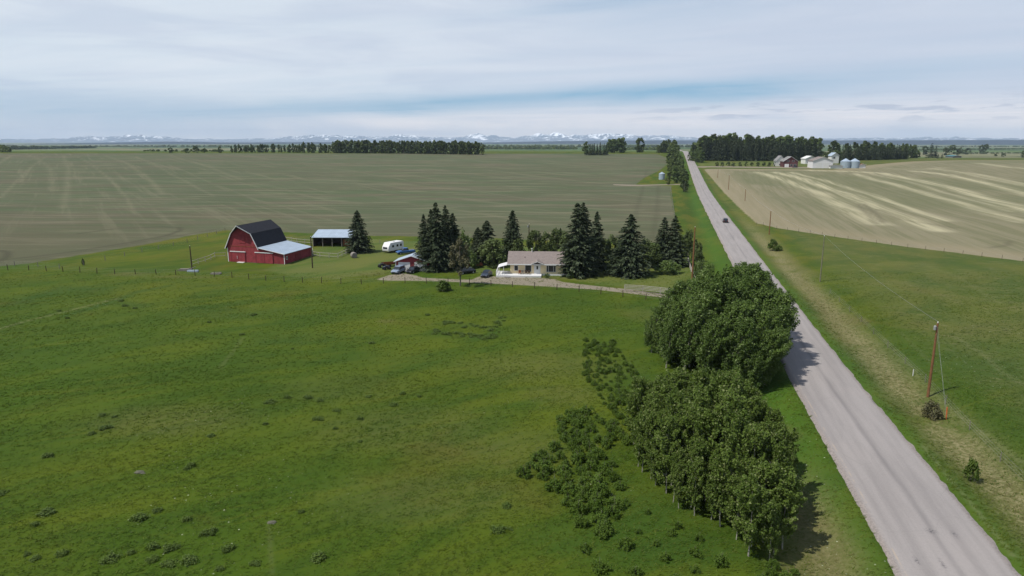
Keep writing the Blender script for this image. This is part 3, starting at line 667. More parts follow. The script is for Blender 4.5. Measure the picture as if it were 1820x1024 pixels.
def spruce_crown(seed, h, r, tiers, br, zlo=.04, seg=5, nq=2, size=.34, droop=.25, power=.9):
    rng = np.random.default_rng(seed); Cn = []; Nn = []; Rl = []; S = []
    for i in range(tiers):
        f = (i + rng.random() * .6) / tiers; z = h * (zlo + (1 - zlo) * f); R0 = r * (1 - f) ** power * (1 if f > .12 else .8 + 1.6 * f) + .02 * h * (1 - f)
        nb = max(3, int(br * (1 - f * .6)))
        for b_ in range(nb):
            a = rng.uniform(0, 2 * PI); L = R0 * rng.uniform(.62, 1.12)
            for s in range(seg):
                q = (s + .6) / seg; rad = L * q; dz = -droop * L * q ** 1.4 + .12 * L * max(0, q - .7)
                for _ in range(nq):
                    side = rng.normal(0, .16 * L * (1.1 - q) + .05)
                    ca, sa = math.cos(a), math.sin(a)
                    Cn.append((rad * ca - side * sa, rad * sa + side * ca, z + dz + rng.normal(0, .05) - abs(side) * .25))
                    Nn.append((ca * .5 + rng.normal(0, .3), sa * .5 + rng.normal(0, .3), 1.0)); Rl.append((-sa, ca, 0)); S.append(size * rng.uniform(.7, 1.25) * (1.1 - .45 * f))
    Cn = np.array(Cn); Nn = np.array(Nn, float); Rl = np.array(Rl, float); S = np.array(S)
    # a few upright tip quads
    return quads(Cn, Nn, S, .38, rng, roll=Rl + rng.normal(0, .25, Rl.shape))
def make_tree(name, label, cat, crown, trunk, cm, tm, group=None, single=False):
    """prototype parked at the origin, moved on first use"""
    if single:
        tb = trunk.bm; tb.verts.ensure_lookup_table()
        tb.verts.index_update(); tV = np.array([tuple(v.co) for v in tb.verts]); tF = []
        for f in tb.faces:
            ids = [v.index for v in f.verts]
            for k in range(1, len(ids) - 1, 2): tF.append((ids[0], ids[k], ids[k + 1], ids[k + 2] if k + 2 < len(ids) else ids[k + 1]))
        tF = [f for f in tF if len(set(f)) == 4]; tb.free()
        V, Fc = crown; n = len(V); Fa = np.vstack([Fc, np.array(tF, int).reshape(-1, 4) + n]); mi = np.concatenate([np.zeros(len(Fc)), np.ones(len(tF))])
        o = fast_mesh(name, np.vstack([V, tV]), Fa, [cm, tm], mi=mi); tag(o, label, cat, group)
    else:
        o = empty(name, label, cat, group=group); fast_mesh('crown', crown[0], crown[1], cm, o); trunk.build('trunk', tm, o)
    V = crown[0]; o['_used'] = 0; o['_h'] = float(np.percentile(V[:, 2], 99.7)); o['_r'] = float(np.percentile(np.hypot(V[:, 0], V[:, 1]), 96))
    return o
def plant(proto, loc, scale=1., rz=None, label=None, group=None, sxy=1., tilt=0):
    if not proto.get('_used'): o = proto; o['_used'] = 1
    else: o = copy_tree(proto)
    o.location = loc; s = scale; o.scale = (s * sxy, s * sxy, s)
    o.rotation_euler = (tilt * random.uniform(-1, 1), tilt * random.uniform(-1, 1), random.uniform(0, 2 * PI) if rz is None else rz)
    if label: o['label'] = label
    if group: o['group'] = group
    return o
ALLPROTO = []
def variants(fn, n):
    L = [fn(i) for i in range(n)]; ALLPROTO.extend(L); return L
def scatter(P, mind, n, seed, tries=40):
    rn = random.Random(seed); P = np.array(P); lo, hi = P.min(0), P.max(0); out = []
    for _ in range(n * tries):
        x, y = rn.uniform(lo[0], hi[0]), rn.uniform(lo[1], hi[1])
        if sdf_poly(P, np.array([x]), np.array([y]))[0] <= 0: continue
        if any((x - a) ** 2 + (y - b_) ** 2 < mind * mind for a, b_ in out): continue
        out.append((x, y))
        if len(out) >= n: break
    return out

# --- tall aspen grove
GA = 'wind-bent aspens of the tall grove beside the road'
tallA = variants(lambda i: make_tree('aspen_tree', 'tall wind-bent aspen standing inside the large dark green grove beside the road', 'tree',
    plume_crown(100 + i, 10.6, 2.15, .3, 120, 11000, .12, .16, .14, .40, .45), trunk_mb(i, 10, .13, 2.0, 1.5, .13), M['aspen'], M['whitebark'], GA), 6)
PA = poly([(1150, 630), (1195, 662), (1250, 676), (1335, 690), (1378, 665), (1372, 615), (1350, 578), (1290, 556), (1225, 570), (1170, 602)])
for k, (x, y) in enumerate(scatter(PA, 1.9, 96, 5)):
    e = float(sdf_poly(PA, np.array([x]), np.array([y]))[0]); s = (.76 + .22 * min(e / 4, 1)) * random.uniform(.80, 1.16)
    plant(tallA[k % 6], (x, y, float(zg(x, y)) - .1), s, random.uniform(-.5, .5), sxy=random.uniform(.95, 1.2))
# --- young aspen stand
GB = 'young aspens of the dense lower stand'
youngA = variants(lambda i: make_tree('young_aspen', 'slender young aspen with pale trunk in the dense stand nearest the camera', 'tree',
    plume_crown(200 + i, 6.8, 1.15, .8, 70, 5600, .085, .07, .13, .42, .45), trunk_mb(20 + i, 6.2, .065, 1.5, .9, .05, 6), M['aspen2'], M['whitebark'], GB), 6)
PB = poly([(1122, 770), (1135, 840), (1168, 880), (1217, 914), (1280, 945), (1330, 1000), (1385, 1000), (1398, 930), (1395, 850), (1375, 800), (1340, 765), (1290, 750), (1190, 752)])
for k, (x, y) in enumerate(scatter(PB, 1.05, 150, 8)):
    e = float(sdf_poly(PB, np.array([x]), np.array([y]))[0]); s = (.78 + .25 * min(e / 4, 1)) * random.uniform(.76, 1.2)
    plant(youngA[k % 6], (x, y, float(zg(x, y)) - .05), s, sxy=random.uniform(.9, 1.15), tilt=.05)
# --- suckers and shrubs west of the stand
GC_ = 'low leafy shrubs left of the aspen stand'
shr = variants(lambda i: make_tree('shrub', 'low leafy aspen sucker shrub in the pasture left of the aspen groves', 'shrub',
    aspen_crown(300 + i, .85, .85, .05, 34, 1300, .066, .03, .45), trunk_mb(40 + i, 1.4, .03, .3, .6, .03, 4), M['shrub'], M['bark'], GC_), 5)
def shrubs(pts, mind, n, seed, s0, s1):
    for k, (x, y) in enumerate(scatter(poly(pts), mind, n, seed)):
        plant(shr[k % 5], (x, y, float(zg(x, y))), random.uniform(s0, s1), sxy=random.uniform(.8, 1.15))
shrubs([(992, 745), (1055, 732), (1105, 765), (1085, 800), (1050, 795), (1000, 790)], 1.25, 26, 1, .6, 1.1)
shrubs([(975, 790), (1060, 800), (1098, 835), (1105, 870), (1050, 885), (985, 870), (925, 850)], 1.3, 36, 2, .55, 1.15)
shrubs([(1000, 885), (1060, 890), (1100, 905), (1095, 950), (1050, 950), (1010, 915)], 1.3, 15, 3, .6, 1.05)
shrubs([(1040, 606), (1090, 610), (1125, 655), (1165, 695), (1140, 745), (1075, 725), (1035, 665)], 1.0, 95, 4, .28, .72)
shrubs([(1100, 700), (1140, 740), (1150, 790), (1110, 790), (1085, 740)], 1.3, 20, 6, .5, .9)
shrubs([(1040, 960), (1130, 930), (1260, 960), (1330, 1015), (1150, 1040), (1030, 1020)], 1.9, 26, 7, .35, .8)
shrubs([(1105, 860), (1150, 890), (1210, 930), (1200, 950), (1110, 920)], 2.2, 7, 9, .3, .6)
shrubs([(1370, 1000), (1430, 1000), (1440, 1040), (1350, 1040)], 1.1, 8, 10, .4, .8)

# --- spruces
def mk_spruce(i, h=15, r=3.5, m_='spruce', name='spruce_tree', power=.72, size=.36):
    return make_tree(name, 'dark spruce', 'tree', spruce_crown(400 + i, h, r, 44, 15, .04, 6, 3, size, .22, power), trunk_mb(60 + i, h, .2, h, .1, 0, 0), M[m_], M['bark'])
sp = variants(lambda i: mk_spruce(i), 4)
spw = variants(lambda i: mk_spruce(10 + i, 12, 3.9, 'spruce', power=.66), 2)
pn = variants(lambda i: mk_spruce(20 + i, 11, 3.2, 'pine', 'pine_tree', .6, .36), 1)
def at_px(proto, px, py, top, label, wpx=None, cat=None, h0=15., r0=3.5, rz=None):
    p, d = G(px, py); h = hgt(p, top); h0 = proto['_h']; r0 = proto['_r']; s = h / h0; k = 1.
    if wpx: k = (wpx * d / F / 2) / (r0 * s)
    p.z -= .1
    return plant(proto, p, s, rz, label, sxy=k)
at_px(spw[0], 638, 448, 374, 'lone broad spruce covering the right end of the open-fronted shed', 44, h0=12, r0=3.9)
at_px(sp[0], 755, 480, 381, 'left spruce of the tall dark clump beside the red garage', 36)
at_px(sp[1], 777, 481, 360, 'tallest spruce of the dark clump beside the red garage', 50)
at_px(sp[2], 793, 477, 365, 'second tallest spruce in the dark clump right of the red garage', 46)
at_px(sp[3], 806, 474, 379, 'rightmost spruce of the dark clump right of the red garage', 46)
at_px(sp[0], 768, 476, 372, 'spruce in the middle of the dark clump behind the red garage', 40)
at_px(pn[0], 866, 468, 392, 'greyish pine with ragged crown left of the cream bungalow', 46, h0=11, r0=3.2)
at_px(pn[0], 850, 466, 404, 'smaller greyish pine standing left of the ragged pine', 34, h0=11, r0=3.2)
at_px(spw[1], 911, 461, 374, 'pointed spruce rising just behind the left end of the cream bungalow', 42, h0=12, r0=3.9)
at_px(sp[1], 1024, 490, 361, 'tall front spruce with left one of twin tops at the right end of the bungalow', 60)
at_px(sp[2], 1034, 487, 360, 'tall front spruce with right one of twin tops at the right end of the bungalow', 58)
at_px(sp[3], 1059, 478, 376, 'narrow spruce just right of the twin-topped spruces', 42)
at_px(spw[0], 1118, 489, 381, 'broad spruce standing alone on the lawn between bungalow and road', 70, h0=12, r0=3.9)
at_px(sp[0], 1178, 471, 386, 'left spruce of the pair near the roadside fence', 44)
at_px(sp[2], 1197, 472, 383, 'right spruce of the pair near the roadside fence', 46)
# --- yard deciduous
yd = variants(lambda i: make_tree('yard_tree', 'green tree', 'tree', aspen_crown(500 + i, 7, 2.6, .6, 40, 2600, .22, .0, .5), trunk_mb(80 + i, 7, .15, 1., 2., 0.), M['farleaf'], M['bark']), 4)
ydb = variants(lambda i: make_tree('yard_shrub', 'bright shrub', 'shrub', aspen_crown(520 + i, 3, 2.0, .2, 26, 1500, .16, .0, .5), trunk_mb(90 + i, 2.6, .06, .5, 1.2, 0., 5), M['lilac'], M['bark']), 2)
for k, (px, py, tp, w, lab) in enumerate([(876, 474, 424, 48, 'rounded green tree beside the white porch awning of the bungalow'), (905, 462, 430, 40, 'leafy tree hidden behind the porch of the bungalow'),
        (952, 456, 409, 34, 'dark leafy tree directly behind the middle of the bungalow roof'), (972, 456, 412, 36, 'second leafy tree behind the bungalow roof, right of the service pole'), (990, 457, 406, 32, 'taller leafy tree behind the right end of the bungalow roof'),
        (1003, 460, 411, 34, 'leafy tree wedged between the bungalow roof and the twin-topped spruces'), (1072, 472, 424, 36, 'green tree just right of the narrow spruce'), (1088, 474, 418, 38, 'dense green tree in the hedge left of the broad lawn spruce'),
        (1100, 470, 430, 30, 'small green tree half hidden by the broad lawn spruce'), (1147, 474, 425, 38, 'green tree between the lawn spruce and the spruce pair'), (1162, 476, 432, 34, 'low green tree at the left foot of the spruce pair'),
        (1222, 462, 409, 30, 'leafy tree behind the brown roadside pole'), (1238, 474, 430, 24, 'small leafy tree right of the brown roadside pole'), (922, 464, 424, 30, 'leafy tree behind the left end of the bungalow roof'), (1048, 470, 420, 30, 'green tree behind the twin-topped spruces')]):
    at_px(yd[k % 4], px, py, tp, lab, w, h0=7, r0=2.6)
for k, (px, py, tp, w, lab) in enumerate([(820, 458, 408, 40, 'bright green bush against the right side of the dark spruce clump'), (812, 474, 432, 34, 'yellow-green bush at the foot of the spruce clump'), (836, 476, 444, 30, 'yellow-green shrub between the brown tree and the ragged pine'),
        (1187, 486, 462, 46, 'low bright shrub in front of the spruce pair'), (1245, 488, 462, 26, 'bright green shrub at the lawn corner by the board fence'), (1241, 499, 478, 24, 'round bright shrub just above the aspen grove'), (1260, 484, 466, 20, 'greyish green shrub on the road bank above the grove'),
        (892, 476, 455, 16, 'small bright shrub beside the white awning'), (1015, 494, 482, 12, 'small bush at the right corner of the bungalow'), (972, 494, 485, 10, 'tiny bush under the large bungalow window')]):
    at_px(ydb[k % 2], px, py, tp, lab, w, h0=3, r0=2.0)
brn = variants(lambda i: make_tree('brown_tree', 'sparse brownish tree in front of the dark spruces by the gravel drive', 'tree', aspen_crown(540, 8, 2.0, 2.2, 34, 1900, .17, .0, .42), trunk_mb(95, 8, .13, 2.2, 1.6, 0., 9), M['brownleaf'], M['bark']), 1)
at_px(brn[0], 818, 508, 424, None, 42, h0=8, r0=2.0)
wsh = variants(lambda i: make_tree('bush', 'dark green bush at the pasture fence below the brown tree', 'bush', aspen_crown(550 + i, 1.6, .75, .15, 40, 1500, .085, .0, .62), trunk_mb(97 + i, 1.5, .04, .3, .6, 0., 4), M['weed'], M['bark']), 2)
for k, (px, py, tp, w, lab) in enumerate([(787, 517, 497, 26, None), (796, 516, 503, 14, 'small bush touching the right side of the fence bush'), (1373, 441, 424, 18, 'dark round bush beside the far stretch of road bank'), (1384, 443, 435, 13, 'smaller bush right of the round bush on the road bank'),
        (1726, 843, 813, 25, 'small dark bush standing alone on the dry verge'), (148, 471, 459, 5, 'thin dark bush at the field edge on the left')]):
    at_px(wsh[k % 2], px, py, tp, lab, w, h0=1.8, r0=1.0)
vb = make_tree('bush', 'brownish green bush at the foot of the leaning brown pole', 'bush', aspen_crown(556, 1.2, .95, .05, 40, 1500, .075, .0, .6), trunk_mb(99, 1.0, .04, .3, .6, 0., 4), M['brownleaf'], M['bark']); ALLPROTO.append(vb); at_px(vb, 1657, 731, 712, None, 34)
# --- weed clumps in the pasture
wd = variants(lambda i: make_tree('weed_clump', 'dark low clump of broad-leaved weeds in the open pasture', 'weeds', aspen_crown(560 + i, .30, .75, .0, 40, 620, .08, 0, .7), MB().bar((0, 0, -.05), (0, 0, .3), .02, .01, 4), M['weed'], M['bark'], 'dark weed clumps dotted over the pasture', single=True), 3)
WP = [(182, 738), (203, 741), (187, 761), (162, 771), (85, 811), (0, 877), (333, 833), (340, 828), (83, 912), (90, 906), (62, 933), (48, 985), (62, 993), (110, 985), (196, 994), (233, 982), (272, 973), (300, 976), (312, 973), (271, 996), (300, 1003), (335, 998), (362, 950), (375, 947), (402, 978), (410, 974), (453, 1002), (390, 1012), (535, 910), (480, 715), (510, 707), (547, 707), (568, 712), (472, 754), (375, 775), (598, 730), (596, 762), (332, 924), (280, 908), (565, 992), (248, 922), (655, 705), (715, 700), (640, 745), (565, 745), (760, 560), (660, 610), (450, 560), (700, 720), (745, 705), (640, 785), (900, 900), (885, 943), (905, 940), (120, 566), (105, 553), (215, 535), (222, 544), (240, 548), (430, 595), (520, 620), (372, 573)]
for k, (px, py) in enumerate(WP):
    p = GV(px, py); plant(wd[k % 3], p, random.uniform(.35, .7), sxy=random.uniform(.9, 1.6))
for i in range(60):
    f = i / 59
    if f < .45: px, py = 768 + f / .45 * 105, 590 + 12 * f / .45
    elif f < .75: px, py = 873 + (f - .45) / .3 * 22, 602 - (f - .45) / .3 * 44
    else: px, py = 780 + (f - .75) / .25 * 88, 574 + 8 * (f - .75) / .25
    p = GV(px + random.uniform(-7, 7), py + random.uniform(-4, 4)); plant(wd[i % 3], p, random.uniform(.25, .6), sxy=random.uniform(1.2, 1.9), label='dark tall weed clump in the square-cornered strip in the middle of the pasture', group='weed clumps growing in a square-cornered strip')

# --- far trees (too small to show parts: one mesh each)
fd = variants(lambda i: make_tree('poplar_tree', 'far poplar', 'tree', aspen_crown(600 + i, 16, 3.8, 1.0, 30, 560, .85, .02, .55), trunk_mb(110 + i, 16, .25, 4, 2.5, .02, 3), M['farleaf'], M['bark'], single=True), 5)
fl = variants(lambda i: make_tree('poplar_tree', 'far light poplar', 'tree', aspen_crown(620 + i, 16, 3.6, .8, 30, 560, .8, .02, .55), trunk_mb(120 + i, 16, .25, 4, 2.5, .02, 3), M['poplar'], M['bark'], single=True), 3)
fs = variants(lambda i: make_tree('spruce_tree', 'far spruce', 'tree', spruce_crown(640 + i, 16, 3.0, 24, 10, .03, 3, 1, .72, .25, .85), trunk_mb(130 + i, 16, .2, 16, .1, 0, 0), M['spruce'], M['bark'], single=True), 4)
def rowt(protos, pts, n, h, seed, label, group, jx=2., rows=1, dr=6., wf=1., hv=.15):
    """n trees along a pixel polyline, in rows going away from the camera"""
    rn = random.Random(seed); P = [GV(*p) for p in pts]; L = [0]
    for a, b_ in zip(P[:-1], P[1:]): L.append(L[-1] + (b_ - a).length)
    for r_ in range(rows):
        for i in range(n):
            s = L[-1] * (i + rn.uniform(.1, .9)) / n; k = max(j for j in range(len(P) - 1) if L[j] <= s); f = (s - L[k]) / (L[k + 1] - L[k] + 1e-6)
            p = P[k].lerp(P[k + 1], f); x = p.x + rn.uniform(-jx, jx); y = p.y + r_ * dr + rn.uniform(-jx, jx)
            hh = (h[0] + (h[1] - h[0]) * s / L[-1]) * rn.uniform(1 - hv, 1 + hv)
            plant(protos[rn.randrange(len(protos))], (x, y, float(zg(x, y)) - .3), hh / 16, label=label, group=group, sxy=wf * rn.uniform(.85, 1.2))
rowt(fd, [(590, 272), (720, 273), (856, 275)], 50, (16.5, 16), 1, 'dark tree of the long solid wood on the left skyline', 'trees of the long wood on the left skyline', 3, 2, 12, 1.1, .10)
rowt(fd + fs[:1], [(408, 271), (500, 271), (590, 272)], 64, (9, 12), 2, 'thin dark tree of the ragged tree line left of the long skyline wood', 'trees of the ragged tree line on the skyline', 3, 1, 10, .8, .3)
rowt(fs[:2] + fl[:1], [(1038, 276), (1078, 276)], 9, (15, 16), 3, 'tree in the small dark square wood on the skyline left of the road', 'trees of the small square skyline wood', 3, 2, 10, 1., .1)
rowt(fl, [(1084, 271.5), (1110, 271.5)], 6, (19, 20), 4, 'green tree in the lighter round clump right of the small square wood', 'trees of the light round clump', 2, 2, 8, 1.1, .08)
rowt(fd, [(1131, 271), (1138, 271)], 2, (19, 20), 5, 'dark tree of the lone pair between the light clump and the roadside trees', 'lone pair of skyline trees', 2, 1, 5, 1.1, .05)
for k, (px, py, tp, w, lab) in enumerate([(303, 271.6, 262, 9, 'first small lone tree on the left skyline'), (333, 271.6, 263.5, 10, 'second small lone tree on the left skyline, low and wide'), (349, 271.6, 259.5, 12, 'third and largest lone tree on the left skyline'), (364, 271.6, 262.5, 7, 'fourth small lone tree on the left skyline'), (391, 271.6, 260, 8, 'lone tree nearest the ragged tree line')]):
    at_px(fd[k % 5], px, py, tp, lab, w, h0=16, r0=3.8)
rowt(fd + fl, [(1211, 343), (1206, 318), (1203, 300), (1198, 285), (1193, 272)], 34, (9.5, 17), 6, 'leafy tree in the dense row along the left side of the road', 'trees in the row along the left road edge', 3.5, 1, 5, 1.15, .15)
rowt(fd, [(1192, 330), (1196, 305), (1192, 285)], 12, (9, 14), 7, 'leafy tree at the field side of the roadside row, near the grain bin', 'trees on the field side of the roadside row', 2.5, 1, 5, 1.1, .15)
rowt(fd, [(1165, 272), (1190, 271)], 8, (9, 19), 8, 'low tree at the far left end of the roadside row', 'low trees at the far end of the roadside row', 4, 1, 5, 1., .15)
# right-hand wood
rowt(fs, [(1250, 285.5), (1300, 286), (1345, 286), (1376, 286)], 50, (24, 25), 9, 'dark spruce of the large wood beyond the farm drive right of the road', 'spruces of the large right-hand wood', 3, 2, 9, .95, .12)
rowt(fs, [(1376, 285.5), (1410, 285.5), (1454, 285)], 34, (22, 21), 21, 'dark spruce of the large wood standing directly behind the maroon farmhouse', 'spruces behind the maroon farmhouse', 3, 2, 9, .95, .12)
rowt(fl + fl + fd, [(1246, 284), (1290, 283), (1345, 283), (1452, 283)], 34, (27, 23), 10, 'leafy tree overtopping the spruces at the back of the large right-hand wood', 'leafy trees behind the spruces of the right-hand wood', 4, 1, 8, 1.2, .10)
rowt(fl, [(1238, 288), (1250, 289.5)], 9, (9, 12), 11, 'light green tree at the road end of the large right-hand wood', 'light green trees at the road end of the wood', 3, 2, 25, 1., .2)
rowt(fd + fl, [(1232, 275), (1242, 276)], 6, (12, 20), 12, 'tree far up the right side of the road before the crest', 'trees far up the right side of the road', 5, 1, 25, 1., .2)
rowt(fs, [(1494, 285.5), (1560, 284.5), (1613, 283)], 30, (17, 17), 13, 'dark spruce of the second wood behind the grain bins', 'spruces of the second wood behind the grain bins', 3, 2, 9, 1.05, .12)
rowt(fd + fl, [(1474, 284), (1540, 283), (1628, 281)], 24, (19, 16), 14, 'leafy tree showing above the spruces of the second wood', 'leafy trees behind the second wood', 4, 1, 8, 1.2, .12)
rowt(fd[:2] + fs[:1], [(1457, 290), (1497, 289)], 9, (9, 11), 15, 'reddish dark tree between the white shop and the grain bins', 'trees between white shop and bins', 2, 1, 8, .9, .2)
for k, (pr, px, py, tp, w, lab) in enumerate([(fs[0], 1654, 280.5, 254.5, 17, 'solitary dark spruce on the right skyline, the largest there'), (fs[1], 1662, 280.5, 259, 10, 'narrow spruce touching the right side of the solitary skyline spruce'), (fs[2], 1667, 281.5, 274, 6, 'first tiny spruce right of the solitary skyline spruce'), (fs[3], 1674, 281.5, 273, 6, 'second tiny spruce right of the solitary skyline spruce'),
        (fd[0], 1644, 275, 259, 12, 'leafy tree behind the solitary skyline spruce'), (fd[1], 1680, 276, 262, 12, 'brownish far tree left of the dark clump by the teal-roofed shed'), (fd[2], 1690, 275.5, 257.5, 14, 'dark tree behind the teal-roofed shed'), (fd[3], 1704, 275, 262, 16, 'low tree directly behind the teal-roofed shed'), (fd[4], 1718, 274.5, 263, 12, 'low tree right of the teal-roofed shed'),
        (fd[0], 1743, 273.5, 257, 9, 'left tree of the dark pair on the far right skyline'), (fd[1], 1751, 273.5, 256, 12, 'right tree of the dark pair on the far right skyline'), (fd[2], 1783, 279, 272, 7, 'small round bush tree near the right edge of the photo'), (fd[3], 1770, 278, 273, 6, 'tiny bush left of the round one near the right edge'), (fd[4], 1818, 280, 267, 8, 'tree cut by the right edge of the photo'), (fd[2], 1630, 281, 268, 10, 'pale tree at the right end of the second wood')]):
    at_px(pr, px, py, tp, lab, w, h0=16, r0=3.6 if pr in fd else 2.9)
# eleven small round garden trees along the farm drive
for k, px in enumerate([1274, 1283, 1294, 1303, 1315, 1326, 1336, 1347, 1357, 1367, 1377]):
    at_px(fd[k % 5], px, 295.2 + (k % 2) * .6, 288.5 - (k % 3) * .6, 'small round garden tree in the row along the drive of the right-hand farm', 7.5, h0=16, r0=3.8)
    bpy.context.scene.collection.objects[-1]['group'] = 'small round trees along the farm drive'

# distant woods in the lowlands, past counting
def far_wood(name, label, spans, seed, mt):
    rng = np.random.default_rng(seed); Vs = []; Fs = []; n0 = 0
    for (x0, y0, x1, y1, n, h) in spans:
        for i in range(n):
            f = rng.random(); p = GV(x0 + (x1 - x0) * f, y0 + (y1 - y0) * f); hh = h * rng.uniform(.6, 1.15); w = hh * rng.uniform(.7, 1.3)
            m_ = 26; d = rng.normal(0, 1, (m_, 3)); d /= np.linalg.norm(d, axis=1, keepdims=True); d[:, 2] = np.abs(d[:, 2])
            c = np.array([p.x, p.y, p.z + hh * .28]) + d * np.array([w * .5, w * .9, hh * .6]) * rng.uniform(.6, 1, (m_, 1))
            V, Fc = quads(c, d + rng.normal(0, .3, d.shape), np.full(m_, hh * .30), .8, rng); Vs.append(V); Fs.append(Fc + n0); n0 += len(V)
    o = fast_mesh(name, np.vstack(Vs), np.vstack(Fs), mt); tag(o, label, 'woods', kind='stuff')
far_wood('distant_woods', 'distant dark belts of woodland in the lowlands below the mountains', [(860, 265.5, 1030, 266, 170, 12), (850, 262, 1240, 262.5, 260, 16), (18, 266.5, 170, 263.5, 150, 13), (170, 261.5, 420, 261.5, 170, 12), (0, 269.5, 16, 271, 14, 10), (420, 262, 600, 262, 90, 14), (1110, 267, 1180, 267.5, 60, 9),
    (1225, 262, 1300, 262, 60, 16), (1620, 268, 1830, 266, 150, 9), (1600, 262, 1830, 261.5, 140, 12), (1700, 274, 1830, 273, 60, 5), (-40, 262, 40, 262, 40, 14), (250, 269.5, 400, 270, 40, 4)], 3, M['farleaf'])

# ------------------------------------------------------------------ barn
def frame_from(px0, py0, px1, py1):
    a, b_ = GV(px0, py0), GV(px1, py1); d = b_ - a; return a, math.atan2(d.y, d.x), math.hypot(d.x, d.y)
def build_barn():
    a, rz, L = frame_from(406.4, 464.5, 507, 470.5); rz = R(-15)
    L = 17.2; D = 13.0; w = 9.4
    t = empty('barn', 'red gambrel barn with black roof, white trim and a metal-roofed lean-to on its right', 'barn', a, rz)
    EH, BH, PH = 4.3, 7.7, 9.9; bx = 1.7
    prof = [(0, -.3), (w, -.3), (w, EH), (w - bx, BH), (w / 2, PH), (bx, BH), (0, EH)]
    MB().prism([(p[0], p[1]) for p in prof], 0, D).build('wall', M['red'], t)
    LH = 2.7
    MB().prism([(w + .003, -.3), (L, -.3), (L, LH), (w + .003, EH - .25)], .003, D - .003).build('lean_to_wall', M['redside'], t)
    # roof slabs
    o = .35; rf = MB(); T = .14
    def slab(p, q, y0, y1, yq0=None, yq1=None):
        p = Vector((p[0], 0, p[1])); q = Vector((q[0], 0, q[1])); n = Vector((-(q - p).z, 0, (q - p).x)).normalized() * T
        if n.z < 0: n = -n
        yq0 = y0 if yq0 is None else yq0; yq1 = y1 if yq1 is None else yq1
        v = [Vector((p.x, y0, p.z)), Vector((q.x, yq0, q.z)), Vector((q.x, yq1, q.z)), Vector((p.x, y1, p.z))]
        rf.loft([[x + n * .02 for x in v], [x + n for x in v]])
    hood = -1.9
    slab((-.45, EH - .75), (bx, BH + .02), -o, D + o); slab((w + .35, EH - .75), (w - bx, BH + .02), -o, D + o)
    slab((bx, BH + .02), (w / 2, PH + .02), -o, D + o, hood, D + o); slab((w - bx, BH + .02), (w / 2, PH + .02), -o, D + o, hood, D + o)
    rf.build('roof', M['black_shingle'], t)
    lr = MB(); lr.loft([[Vector((w + .1, -o, EH - .18)), Vector((L + .35, -o, LH - .04)), Vector((L + .35, D + o, LH - .04)), Vector((w + .1, D + o, EH - .18))], [Vector((w + .1, -o, EH - .06)), Vector((L + .35, -o, LH + .08)), Vector((L + .35, D + o, LH + .08)), Vector((w + .1, D + o, EH - .06))]])
    lr.build('lean_to_roof', M['metal'], t)
    # rake trim
    tr = MB(); r_ = .11
    pts = [(-.45, -o, EH - .72), (bx - .03, -o, BH + .05), (w / 2, hood, PH + .06), (w - bx + .03, -o, BH + .05), (w + .35, -o, EH - .72)]
    for p, q in zip(pts[:-1], pts[1:]): tr.bar(Vector(p) + Vector((0, -.08, 0)), Vector(q) + Vector((0, -.08, 0)), r_, r_, 4)
    tr.bar((w + .35, -o - .08, EH - .2), (L + .35, -o - .08, LH + .02), .09, .09, 4)
    tr.box(-.06, .12, -.06, .003, -.2, EH - .5); tr.box(L - .12, L + .05, -.06, .0, -.2, LH - .05)
    tr.build('trim', M['white'], t)
    tr = MB(); tr.box(.2, w - .5, -.05, -.002, EH - .08, EH + .04); tr.build('trim_board', M['rust'], t)
    for x0, x1, z in ((1.0, 5.4, 2.75), (w + .2 - 1.0, w + 4.4, 2.75)):
        MB().box(x0 - .2, x1 + .2, -.22, -.08, z, z + .2).build('door_rail', M['white'], t)
        d = MB(); d.box(x0, x1, -.12, -.03, .05, z - .02); dr = d.build('sliding_door', M['red'], t)
        fr = MB()
        for xx in (x0, (x0 + x1) / 2 - .06, x1 - .12): fr.box(xx, xx + .12, -.16, -.121, .05, z - .02)
        fr.build('door_batten', M['darkred'], dr)
    h = MB().box(2.9, 2.98, -.2, -.165, .9, 1.7); h.build('door_handle', M['white'], t)
    hd = MB().box(w / 2 - 1.0, w / 2 + 1.0, -.07, -.004, 5.2, 7.6); hd.build('hay_door', M['redside'], t)
    s = MB().box(3.2, 5.2, -.9, -.1, -.1, .12); s.build('door_step', M['white2'], t)
    wn = MB()
    wn.box(L + .002, L + .06, .7, 1.4, 1.1, 2.0); f = wn.build('window', M['white2'], t); MB().box(L + .061, L + .07, .8, 1.3, 1.2, 1.9).build('pane', M['glass'], f)
    MB().box(L + .002, L + .05, 5, 8, .0, 2.1).build('side_door', M['darkred'], t)
    MB().box(-.1, L + .1, -.03, D + .05, -.35, .06).build('foundation', M['rock'], t)
build_barn()
def build_shed():
    a = GV(557, 438); t = empty('open_shed', 'open-fronted dark pole shed with pale metal roof behind the barn', 'shed', a, R(-1))
    L, D = 11.6, 6.5
    b_ = MB(); b_.box(0, L, D - .12, D, -.1, 3.9); b_.box(0, .12, .1, D - .13, -.1, 3.1); b_.box(L - .12, L, .1, D - .13, -.1, 3.1); b_.build('wall', M['darkwood'], t)
    MB().loft([[Vector((-.3, -.5, 2.75)), Vector((L + .3, -.5, 2.75)), Vector((L + .3, D + .4, 4.25)), Vector((-.3, D + .4, 4.25))], [Vector((-.3, -.5, 2.88)), Vector((L + .3, -.5, 2.88)), Vector((L + .3, D + .4, 4.38)), Vector((-.3, D + .4, 4.38))]]).build('roof', M['metal'], t)
    for k in range(5): MB().box(k * L / 4 - .11, k * L / 4 + .11, -.12, .1, -.1, 2.8).build('post', M['greywood'], t)
    MB().box(L * .78, L - .13, .2, .3, .2, 2.1).build('panel', M['rust'], t)
build_shed()

